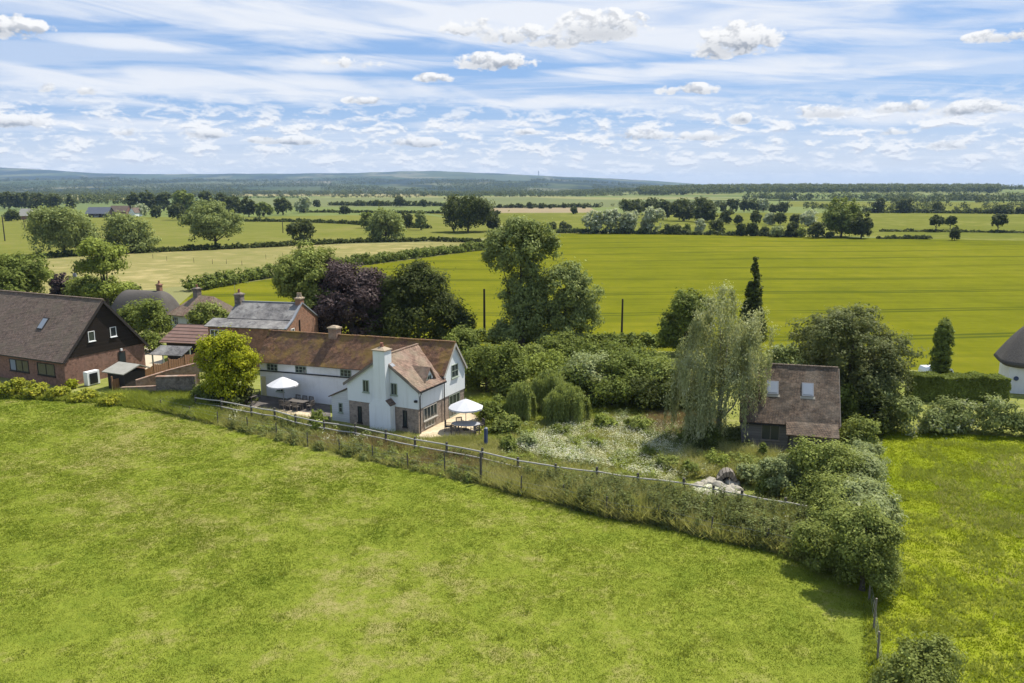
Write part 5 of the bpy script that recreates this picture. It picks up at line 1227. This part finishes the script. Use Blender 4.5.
for px, b, tp, w, lk, lb in ((604, 428, 414, 26, 'light', 'light green shrub at the lawn edge in front of the belt'), (640, 430, 418, 34, 'olive', 'olive shrub between the lawn path and the rusty grass'), (706, 456, 438, 26, 'dark', 'dark shrub in the wild garden left of the birch trunk'), (668, 470, 456, 24, 'olive', 'low olive shrub above the left end of the pond'), (690, 476, 462, 20, 'mid', 'small dark shrub right above the pond'),
                         (716, 468, 452, 30, 'light', 'light green shrub left of the stone arch'), (750, 484, 464, 26, 'pale', 'grey shrub right of the stone arch'), (766, 500, 474, 22, 'mid', 'dark green shrub on the pond lawn'), (560, 434, 425, 18, 'mid', 'small dark shrub among the flowers below the weeping trees'), (596, 447, 437, 15, 'light', 'small bright shrub in the middle of the flower meadow'), (648, 458, 447, 18, 'mid', 'small green shrub at the right side of the flower meadow'), (528, 448, 434, 22, 'pale', 'pale shrub at the left end of the flower meadow')):
    T('bush', lb, 'bush', px, b, tp, w, lk, 'bush', 'shrubs in the wild garden', dens=3.4)
YB = 'flowering shrubs below the big brown house'
for px, b, tp, w, lk, lb in ((12, 396, 379, 26, 'yellow', 'yellow flowering shrub farthest left below the brown house'), (36, 397, 383, 26, 'yellow', 'yellow flowering shrub under the left windows of the brown house'), (58, 398, 387, 24, 'yellow', 'low yellow shrub at the brown house corner'), (84, 400, 391, 30, 'yellow', 'low yellow shrub below the white outdoor unit'), (112, 404, 394, 26, 'yellow', 'low yellow shrub below the grey felt shed'), (72, 389, 379, 9, 'lime', 'small clipped yellow shrub at the brick corner')):
    T('bush', lb, 'bush', px, b, tp, w, lk, 'bush', YB, dens=3.4)
T('bush', 'dark shrub against the left end of the long white wall', 'bush', 318, 428, 410, 22, 'mid', 'bush'); T('bush', 'small green shrub in front of the lean-to', 'bush', 318, 433, 420, 10, 'light', 'bush')
T('bush', 'dark green shrub in front of the dark stone wall', 'bush', 206, 402, 384, 30, 'mid', 'bush')

# ------------------------------------------------------------------ field hedges and distant trees
hedge('hedge', 'curving bright hedge between barley field and dry meadow', 'hedge', [G(190, 291), G(222, 286), G(255, 279.5), G(300, 274), G(345, 267), G(400, 260), G(450, 253.5), G(492, 249)], 2.6, 3.2, 'mid', dens=2.6, vary=.3)
hedge('hedge', 'dark low hedge at the upper edge of the dry meadow', 'hedge', [G(30, 259), G(80, 256), G(160, 252), G(240, 248.5), G(300, 245.5), G(350, 243), G(420, 241.5)], 1.7, 3.0, 'dark', dens=2.6, vary=.4)
hedge('hedge', 'dark low hedge right of the bushy lone willow', 'hedge', [G(420, 241), G(455, 242), G(480, 242.5)], 1.6, 2.6, 'dark')
hedge('hedge', 'thin hedge across the bright pasture', 'hedge', [G(240, 221.5), G(300, 222), G(350, 224), G(380, 226.5), G(430, 228.5)], 1.7, 3.0, 'dark', vary=.6)
hedge('hedge', 'straight thin hedge behind the small round pasture tree', 'hedge', [G(300, 212.4), G(360, 212.8), G(440, 213.6), G(500, 214)], 2.0, 4.0, 'dark', vary=.6)
hedge('hedge', 'low hedge along the far edge of the barley field under the silver willows', 'hedge', [G(555, 233), G(640, 234), G(720, 235.4), G(800, 237)], 2.0, 3.0, 'far', vary=.5)
hedge('hedge', 'broken low hedge at the far right barley edge', 'hedge', [G(878, 238.8), G(905, 239), G(930, 239.4)], 1.1, 2.5, 'far', vary=.7)
hedge('hedge', 'thin dark hedge line under the three right field trees', 'hedge', [G(880, 231.6), G(930, 231.8), G(990, 232.6), G(1080, 234)], .9, 2.2, 'far', vary=.8)
hedge('hedge', 'long hedge with bushes behind the right pasture', 'hedge', [G(865, 212.8), G(920, 213), G(980, 213.6), G(1080, 214.5)], 3.2, 7, 'far', vary=.6)
hedge('hedge', 'hedge of small dark bushes on the tan strip field', 'hedge', [G(470, 208.2), G(540, 207.6), G(600, 207.4)], 3.0, 6, 'far', vary=.8)
hedge('hedge', 'far hedge between the two pale crop strips at centre left', 'hedge', [G(330, 205.4), G(380, 205.8), G(440, 206.2), G(480, 206.6)], 4.0, 8, 'far', vary=.7)
def far_tree(label, px, base, top, w, lk='far', group=None, shape='bush', cat='tree', name='tree'):
    return T(name, label, cat, px, base, top, w, lk, shape, group, dens=4.2, leafpx=2.4, th=.03)
FT = far_tree
FT('large willow standing left of its twin beyond the dry meadow', 65, 255, 205, 72, 'willow', shape='bush')
FT('willow standing right of the larger willow beyond the dry meadow', 131, 252, 210, 56, 'willow', shape='bush')
FT('lone spreading willow with dark hollow crown on the dark hedge', 216, 248, 201, 58, 'willow', None, 'round')
FT('small dark bushy tree on the hedge left of the light green tree', 302, 244, 218, 27, 'far', shape='bush')
FT('bushy lone willow with many stems in the middle pasture', 386, 241, 204, 42, 'willow', shape='bush')
FT('small tree touching the bushy lone willow on its left', 367, 228, 210, 16, 'mid'); FT('dark small tree right behind the bushy lone willow', 406, 229, 209, 16, 'far', shape='bush'); FT('narrow pale tree right of the bushy lone willow', 421, 230, 208, 13, 'willow')
FT('big dark domed tree group left of the ivy clad tree', 468, 232, 194, 54, 'dark', shape='bush'); FT('small bush at the right foot of the big dark dome', 494, 231, 211, 15, 'far', shape='bush')
SW = 'silver willows on the far barley edge'
for px, tp, w, lb in ((593, 208, 24, 'silver willow farthest left of the pale row'), (611, 205.5, 22, 'silver willow second from the left of the pale row'), (629, 208, 22, 'silver willow second from the right of the pale row'), (651, 204, 26, 'silver willow farthest right and widest of the pale row')):
    FT(lb, px, 233.5, tp, w, 'silver', SW, 'bush', 'willow tree')
FT('dark small bush between the two pairs of silver willows', 625, 233.5, 223, 13, 'far', None, 'bush', 'bush', 'bush')
for px, b, tp, w, lk, lb in ((551, 231.5, 221, 12, 'far', 'left one of two small bushes on the edge left of the silver willows'), (565, 231.5, 221, 14, 'far', 'right one of two small bushes on the edge left of the silver willows'), (673, 234.4, 224, 16, 'far', 'dark low bush right of the silver willows'), (686.5, 234, 223, 9, 'mid', 'thin small tree beside the dark low bush'),
                         (700, 234.5, 216.5, 11, 'silver', 'small silvery egg shaped tree on the barley edge'), (716.5, 234, 217.5, 17, 'far', 'round dense tree right of the silvery egg shaped one'), (741, 236, 222, 12, 'dark', 'dark rounded bush, left of a close pair'), (752, 236, 221.5, 13, 'dark', 'dark rounded bush, right of a close pair'),
                         (764, 236, 225, 10, 'far', 'tiny bush between the dark pair and the pale thicket'), (777, 237, 224, 15, 'pale', 'pale thicket bush on the barley edge'), (791, 237, 220, 15, 'far', 'round green bush left of the dome shaped bush'), (801, 237.5, 226, 9, 'olive', 'small light bush left of the dome shaped bush'), (815, 238, 220.5, 21, 'far', 'dome shaped grey bush left of the great oak'), (829, 238.4, 231.5, 8, 'far', 'low bush at the foot of the great oak')):
    FT(lb, px, b, tp, w, lk, None, 'bush', 'bush', 'bush')
FT('great spreading oak standing on the far barley edge', 841, 237, 193.5, 44, 'mid'); FT('narrower dark tree touching the great oak on its right', 861, 238.5, 207, 22, 'far')
for px, b, tp, w, lk, lb in ((632, 217, 198.5, 24, 'far', 'dark tree behind the left silver willows'), (649, 215, 195.8, 20, 'far', 'taller dark tree behind the right silver willows'), (663, 220, 197.5, 18, 'far', 'dark tree between silver willows and the big dark clump'), (683, 221, 194.8, 26, 'far', 'left half of the big dark clump'), (704, 222, 195.6, 28, 'far', 'right half of the big dark clump'),
                         (726, 224, 208, 14, 'far', 'round tree standing alone in front of the pale row'), (738, 224.5, 213, 9, 'far', 'small pale round bush beside the lone round tree'), (756, 224, 209.5, 12, 'far', 'small tree left in the scattered group behind the barley'), (769, 225, 211, 13, 'silver', 'greyish tree in the scattered group behind the barley'), (780, 225.5, 211, 14, 'dark', 'darkest tree in the scattered group behind the barley'), (795, 225, 212.5, 12, 'far', 'small tree right in the scattered group behind the barley'), (808, 226, 208, 20, 'silver', 'broad pale tree left behind the great oak'),
                         (723, 212, 201.5, 8, 'far', 'smallest tree at the left end of the short back row'), (733, 212, 197.5, 13, 'far', 'second tree of the short back row'), (744, 212, 197, 11, 'far', 'third tree of the short back row'), (753, 212, 197, 13, 'far', 'fourth tree of the short back row'), (763, 212, 197, 13, 'silver', 'palest tree at the right end of the short back row'), (773, 213, 203, 11, 'far', 'bush right of the short back row'), (782, 213, 201, 12, 'far', 'tree farthest right past the short back row')):
    FT(lb, px, b, tp, w, lk, 'trees scattered behind the far barley edge')
for px, b, tp, w, lb in ((935.5, 232, 215, 15, 'round field tree on a short trunk, left of the right hand trio'), (950, 229, 216, 13, 'round field tree behind the small bush of the right hand trio'), (997.5, 232.5, 214, 17, 'lone round field tree on a trunk near the right edge')):
    T('tree', lb, 'tree', px, b, tp, w, 'dark', 'round', 'round trees in the right pasture', dens=4.2, leafpx=2.4, th=.24)
FT('small ragged tree in front of the round field trees', 954.5, 240.3, 224, 11, 'far', None, 'bush'); FT('tiny bush beside the pasture left of the field trees', 870.5, 228, 221, 5, 'dark', None, 'bush', 'bush', 'bush')
for px, b, tp, w, lb in ((878.5, 213, 196, 13, 'left grey tree on the long hedge behind the right pasture'), (904, 213, 197, 17, 'triangular dark tree on the long hedge behind the right pasture'), (938, 213, 201, 13, 'squat tree on the long hedge left of the lone field tree'), (1003, 214, 204, 22, 'broad low tree on the long hedge near the right edge'), (1021, 214, 206, 9, 'last bush on the long hedge at the right edge')):
    FT(lb, px, b, tp, w, 'far', 'trees on the long hedge behind the right pasture')
row = 'dark trees behind the left pasture'
for px, b, tp, w, lk, lb in ((-6, 209, 188, 20, 'far', 'tree cut by the left edge in the dark far row'), (9, 209, 189, 16, 'far', 'second tree of the dark far row from the left edge'), (22, 209, 190, 15, 'far', 'third tree of the dark far row from the left edge'), (37, 209.5, 191, 18, 'far', 'broad fourth tree of the dark far row from the left edge'), (54, 210, 191.5, 17, 'far', 'dense tree at the right end of the left dark row'), (71, 210, 192, 9, 'far', 'slim tree just right of the left dark row'),
                         (134, 211, 190.5, 14, 'far', 'left tree of the dark group above the white gable'), (149, 211, 188.5, 17, 'far', 'tallest tree of the dark group above the white gable'), (164, 211, 190, 16, 'far', 'tree in the dark group left of the large light one'), (185, 214, 187.5, 23, 'mid', 'large lighter tree of the dark group above the lone willow'), (207, 210, 188.6, 16, 'far', 'first tree right of the large lighter one'), (221, 210, 190, 14, 'far', 'second tree right of the large lighter one'),
                         (178, 220, 201.5, 19, 'far', 'round bush tree in front of the dark group'), (141, 216, 202, 15, 'silver', 'pale small tree beside the white gable'), (156, 218, 204, 12, 'far', 'small bush right of the white gable'), (235, 216, 193.5, 19, 'far', 'grey green tree right of the lone willow crown'), (249, 217, 194, 15, 'far', 'tree left of the dense olive trees'), (264, 217, 201, 20, 'mid', 'low dense olive tree in the row behind the pasture'), (283, 215, 195.5, 18, 'dark', 'very dark round tree behind the pasture'), (304, 213, 195, 17, 'silver', 'pale open tree right of the very dark one'),
                         (345, 214, 204.5, 11, 'dark', 'small round tree alone in the middle pasture'), (317, 207, 199, 8, 'far', 'small far tree on the pale crop edge'), (400, 207, 195.3, 15, 'far', 'dark round tree on the pale crop edge'), (424, 207, 198, 7, 'far', 'small narrow tree right of the dark round one'), (378, 206, 200, 12, 'far', 'low bush left of the dark round tree'), (360, 206, 200, 14, 'far', 'low bush on the pale crop edge'),
                         (38, 222, 209, 14, 'far', 'bush beside the low grey brown roof'), (12, 221, 208.5, 16, 'dark', 'dark bush left of the low grey brown roof'), (48, 219.5, 205.5, 18, 'far', 'bush right of the low grey brown roof')):
    FT(lb, px, b, tp, w, lk, row)
for k, (px, b, tp) in enumerate(((500, 208, 204), (511, 208, 204.5), (521, 208, 204), (530, 208.5, 201.5), (541, 208.5, 203), (550, 208.5, 204.5), (564, 208, 203.5), (574, 214, 206.3), (584, 208.5, 206))):
    FT(('first', 'second', 'third', 'fourth and tallest', 'fifth', 'sixth', 'seventh', 'eighth, standing on a trunk', 'ninth')[k] + ' small dark tree from the left on the tan strip field', px, b, tp, (b - tp) * 1.0, 'far', 'small trees on the tan strip field')

# far woods that read as a mass
def wood(name, regions, lk, seed, quads=34, z0=lambda x, y: 0.0, rows=()):
    """regions: (x0, x1, base0, base1, number, height0, height1)"""
    rg = np.random.default_rng(seed); out = []
    todo = [(G(512, b0).y, G(512, b1).y, x0, x1, n, h0, h1) for x0, x1, b0, b1, n, h0, h1 in regions] + list(rows)
    for d0, d1, x0, x1, n, h0, h1 in todo:
        px = rg.uniform(x0, x1, n); y = rg.uniform(min(d0, d1), max(d0, d1), n)
        if rows:
            k_ = vnoise((px - 512) / F * y, y * .45, 240, seed); n = int((k_ > .44).sum()); px, y = px[k_ > .44], y[k_ > .44]; quads = 16
        h = rg.uniform(h0, h1, n); x = (px - 512) / F * (y * _c + CAMH * _s); r = h * rg.uniform(.42, .75, n)
        z = np.array([z0(a, b) for a, b in zip(x, y)])
        C = np.repeat(np.c_[x, y, z + h * .52], quads, 0); RR = np.repeat(np.c_[r, r, h * .5], quads, 0); d = rdir(rg, n * quads)
        P = C + d * RR * rg.uniform(.6, 1.05, (n * quads, 1)); P[:, 2] = np.maximum(P[:, 2], .2)
        sz = np.repeat(h * .30, quads)[:, None]
        out.append(leaves(P, d * .8 + rdir(rg, n * quads) * .55 + np.array([0, 0, .35]), sz, sz * .7, rg))
    o = link(name, np_mesh(name, np.concatenate(out), 4), L[lk]); o['kind'] = 'stuff'
    return o
wood('woodland', [(-80, 240, 199.0, 196.4, 240, 7, 13), (-80, 700, 195.8, 193.8, 620, 7, 13), (60, 640, 193.6, 194.6, 800, 8, 15), (-60, 130, 204, 200.5, 60, 7, 12), (95, 180, 201, 198, 50, 6, 11), (420, 700, 196.6, 195.4, 200, 8, 14)], 'farwood', 71)
wood('hill_foot_woods', [], 'farwood', 74, rows=[(2900, 6700, -120, 650, 8200, 12, 22)], z0=lambda a, b: float(hill_z(a, b)))
wood('hedgerow_trees', [(240, 300, 198.2, 197.8, 40, 3, 6), (330, 420, 197.8, 197.4, 50, 3, 6), (-40, 240, 204.6, 203.8, 70, 4, 9), (225, 430, 196.6, 196.2, 90, 4, 9), (440, 700, 197.0, 196.6, 110, 5, 10), (740, 1100, 200.8, 199.8, 200, 8, 15), (600, 1100, 207.2, 206.4, 90, 3, 7), (880, 1100, 203.4, 202.6, 60, 5, 12), (640, 730, 206.9, 206.4, 30, 4, 8), (800, 1100, 209.6, 209.0, 80, 3, 6)], 'far', 72)
def rise(x, y): return 17.0 * math.exp(-((y - 2300) / 700) ** 2) * (1 / (1 + math.exp(-(x - 330) / 90))) * (1 if x < 1450 else max(.3, 1 - (x - 1450) / 600))
vs = []; fs = []; nx, ny = 60, 24
for j in range(ny):
    for i in range(nx): vs.append((-200 + i * 50, 1300 + j * 90, rise(-200 + i * 50, 1300 + j * 90) - .4))
for j in range(ny - 1):
    for i in range(nx - 1): a = j * nx + i; fs.append((a, a + 1, a + nx + 1, a + nx))
o = MB().add(vs, fs).build('wooded_rise', gm, None, True); o['kind'] = 'structure'
wood('long_wood', [(640, 1000, 197.4, 193.6, 3400, 11, 17), (560, 760, 195.5, 192.6, 900, 9, 15), (1000, 1120, 196, 192, 600, 9, 14), (650, 1000, 193.6, 191.6, 2600, 13, 17)], 'farwood', 73, z0=rise)

# ------------------------------------------------------------------ grass
def paddock_grass():
    rg = np.random.default_rng(21); P = pix_poly([(-40, 700), (872, 700), (866, 600), (845, 575), (767, 552), (658, 527), (564, 508), (481, 487), (408, 472), (308, 450), (218, 427), (161, 413), (100, 402), (-40, 394)])
    XY = scatter(P, 230000, rg); keep = rg.random(len(XY)) < np.clip((46 / XY[:, 1]) ** 1.5, .25, 1); XY = XY[keep]
    n = vnoise(XY[:, 0], XY[:, 1], 2.6, 1) * .55 + vnoise(XY[:, 0], XY[:, 1], .8, 2) * .45
    h = .026 + .045 * np.clip(n - .25, 0, 1) * 1.6; w = .028 * np.clip(XY[:, 1] / 38, .9, 2.2)
    V = blades(XY, h, w, 4, rg, 1.5, .07, .012); o = link('paddock_turf', np_mesh('paddock_turf', V, 3), L['turf']); o['kind'] = 'stuff'
    # darker tussocks
    q = scatter(P, 260, rg); q = np.repeat(q, 26, 0) + rg.normal(size=(260 * 26, 2)) * np.repeat(rg.uniform(.1, .45, 260), 26)[:, None]
    V = blades(q, np.full(len(q), .11), .05, 3, rg, 1.0, .08, .012); o = link('tussocks', np_mesh('tussocks', V, 3), L['greengrass']); o['kind'] = 'stuff'
paddock_grass()
def tall(name, pix, n, h0, h1, w, per, lk, seed, lean=1.6, patch=None, world=None, spread=.1):
    rg = np.random.default_rng(seed); XY = scatter(world or pix_poly(pix), n, rg)
    if patch: s, lo = patch; XY = XY[vnoise(XY[:, 0], XY[:, 1], s, seed) + .25 * vnoise(XY[:, 0], XY[:, 1], s / 4, seed + 1) > lo]
    XY = dry(XY)
    h = h0 + (h1 - h0) * np.clip(vnoise(XY[:, 0], XY[:, 1], 2.2, seed + 3) * .7 + rg.random(len(XY)) * .4, 0, 1)
    o = link(name, np_mesh(name, blades(XY, h, w, per, rg, lean, spread, .014), 3), L[lk]); o['kind'] = 'stuff'
def weeds(name, pix, n, h0, h1, r, lk, seed, per=60, leaf=.16, patch=None):
    """low leafy plants: small domes of leaves"""
    rg = np.random.default_rng(seed); XY = scatter(pix_poly(pix), n, rg)
    if patch: s, lo = patch; XY = XY[vnoise(XY[:, 0], XY[:, 1], s, seed) > lo]
    XY = dry(XY); n = len(XY); h = rg.uniform(h0, h1, n); d = rdir(rg, n * per); d[:, 2] = np.abs(d[:, 2]); k = np.repeat(np.arange(n), per)
    P = np.c_[XY[k] + d[:, :2] * r * rg.uniform(.3, 1.1, (n * per, 1)), .05 + d[:, 2] * h[k] * rg.uniform(.4, 1.05, n * per)]
    o = link(name, np_mesh(name, leaves(P, d + rdir(rg, n * per) * .5 + np.array([0, 0, .4]), leaf, leaf * .6, rg), 4), L[lk]); o['kind'] = 'stuff'
def flowers(name, pix, n, z0, z1, size, seed, patch):
    rg = np.random.default_rng(seed); XY = scatter(pix_poly(pix), n, rg); s, lo = patch; XY = XY[vnoise(XY[:, 0], XY[:, 1], s, seed) * .75 + vnoise(XY[:, 0], XY[:, 1], s / 3.5, seed + 1) * .25 > lo]
    XY = XY if z1 < .1 else dry(XY); P = np.c_[XY, rg.uniform(z0, z1, len(XY))]; N = np.array([0, -.1, 1.0]) + rg.normal(size=P.shape) * (.35 if z1 > .1 else .05)
    o = link(name, np_mesh(name, leaves(P, N, size, size * .85, rg), 4), L['white']); o['kind'] = 'stuff'
STRIP = [(150, 404), (197, 406), (252, 416), (325, 430), (386, 440), (447, 453), (518, 468), (597, 481), (683, 493), (741, 505), (824, 520), (850, 560), (846, 577), (767, 551), (711, 540), (658, 526), (606, 518), (564, 506), (521, 496), (481, 485), (408, 470), (308, 448), (218, 426), (161, 412)]
tall('rough_grass', STRIP, 9000, .3, .75, .05, 6, 'tallgrass', 31); tall('rough_grass', [(480, 462), (518, 470), (597, 483), (683, 495), (741, 507), (824, 522), (850, 560), (846, 577), (767, 551), (711, 540), (658, 526), (606, 518), (564, 506), (521, 496), (481, 485)], 5000, .6, 1.15, .05, 6, 'tallgrass', 69)
tall('seeding_grass', [(330, 433), (386, 443), (447, 456), (540, 476), (560, 500), (481, 480), (408, 465), (308, 444)], 2600, .5, .9, .045, 5, 'redgrass', 70, 1.3, (2.5, .5))
weeds('nettles', STRIP, 700, .4, .9, .42, 'nettle', 32, 70, .17, (2.4, .5)); weeds('docks', STRIP, 480, .5, 1.0, .45, 'bramble', 81, 70, .17, (1.7, .55)); weeds('docks', STRIP, 260, .4, .8, .4, 'light', 82, 60, .16, (1.5, .5))
LOWST = [(520, 480), (600, 490), (683, 500), (741, 512), (824, 528), (850, 570), (767, 549), (711, 538), (658, 524), (606, 517), (564, 505)]
weeds('bramble', LOWST, 620, .9, 1.6, .6, 'bramble', 33, 110, .18, (2.0, .25))
flowers('cow_parsley', STRIP, 3000, .75, 1.15, .09, 34, (2.2, .74))
weeds('nettles', LOWST, 260, 1.1, 1.7, .4, 'nettle', 65, 70, .17); tall('rough_grass', LOWST, 3500, .8, 1.5, .05, 6, 'tallgrass', 66)
tall('verge_grass', [(100, 398), (160, 396), (205, 398), (215, 410), (215, 424), (161, 411)], 4500, .5, 1.0, .06, 6, 'greengrass', 35)
tall('verge_grass', [(-40, 391), (100, 398), (161, 412), (100, 403), (-40, 396)], 2600, .25, .6, .06, 6, 'greengrass', 36)
WILD = [(498, 440), (520, 424), (560, 425), (610, 416), (700, 418), (745, 448), (770, 470), (745, 480), (738, 492), (690, 490), (640, 484), (560, 472), (500, 458)]
tall('meadow_grass', WILD, 9000, .2, .5, .05, 5, 'tallgrass', 41, 1.7)
tall('meadow_grass', WILD, 4500, .2, .5, .06, 5, 'greengrass', 42, 1.7, (5.0, .58))
tall('seeding_grass', [(640, 424), (665, 416), (712, 420), (725, 436), (690, 440), (655, 436)], 3200, .5, .85, .045, 5, 'redgrass', 43, 1.7)
FL = [(512, 448), (535, 436), (560, 428), (620, 421), (690, 428), (720, 446), (715, 476), (690, 482), (640, 478), (600, 470), (530, 458)]
flowers('oxeye_daisies', FL, 13000, .35, .65, .07, 44, (4, .50)); flowers('oxeye_daisies', FL, 12000, .35, .6, .055, 61, (2.2, .50)); flowers('oxeye_daisies', FL, 3500, .35, .65, .06, 45, (7, .0))
weeds('leafy_meadow_plants', WILD, 700, .3, .7, .45, 'light', 62, 60, .15, (3.0, .40)); weeds('leafy_meadow_plants', WILD, 160, .4, .9, .5, 'pale', 63, 60, .15)
weeds('cream_flowering_plants', FL, 420, .25, .6, .55, 'cream', 67, 90, .09, (3.2, .47)); weeds('cream_flowering_plants', [(640, 470), (680, 450), (735, 462), (715, 484), (660, 482)], 120, .25, .6, .5, 'cream', 68, 90, .09, (2.2, .45))
weeds('border_plants', [(468, 404), (488, 398), (512, 404), (504, 428), (486, 428)], 60, .4, .9, .5, 'light', 64, 60, .15)
flowers('water_lilies', [(684, 488), (708, 480), (736, 484), (744, 491), (722, 496), (696, 494)], 1500, .03, .06, .2, 83, (1.0, .30))
tall('reeds', [(660, 462), (720, 452), (790, 462), (800, 492), (745, 488), (690, 484)], 3800, .6, 1.1, .05, 6, 'tallgrass', 46, 1.7, (3.0, .45))
weeds('wild_flowers_and_shrubs', [(640, 436), (735, 430), (760, 462), (700, 466)], 260, .4, 1.0, .5, 'nettle', 47, 70, .17)
tall('lawn_grass', [(470, 440), (486, 418), (640, 402), (720, 410), (700, 420), (520, 426), (500, 445)], 9000, .06, .22, .06, 4, 'greengrass', 48)
tall('garden_rough_grass', [(332, 427), (420, 441), (470, 440), (500, 445), (500, 462), (447, 452), (386, 439), (332, 429)], 4200, .25, .7, .05, 6, 'tallgrass', 49)
tall('garden_rough_grass', [(210, 404), (330, 424), (330, 430), (252, 416), (205, 407)], 2200, .2, .6, .05, 6, 'tallgrass', 50)
tall('border_plants', [(468, 404), (486, 398), (510, 404), (500, 424), (486, 426)], 1800, .3, .8, .06, 6, 'greengrass', 51)
tall('pond_lawn_grass', [(745, 492), (790, 490), (812, 510), (790, 516), (745, 504)], 3000, .08, .25, .05, 4, 'paddock', 52)
tall('hay', [(866, 720), (1100, 720), (1100, 446), (1024, 438), (872, 428), (866, 500), (862, 545), (852, 580), (862, 604)], 26000, .03, .11, .05, 4, 'haygrass', 53, 1.8)
tall('hay', [(930, 470), (1090, 440), (1090, 660), (990, 620), (945, 540)], 2600, .15, .35, .045, 5, 'tallgrass', 54, 1.7, (3.2, .62))
tall('hay', [(868, 720), (905, 440), (1090, 450), (1090, 720)], 8000, .12, .34, .05, 6, 'greengrass', 55, 1.7, (1.6, .66))
tall('hay_edge', [(862, 720), (866, 600), (880, 600), (886, 720)], 260, .12, .3, .05, 6, 'greengrass', 56, 1.4)
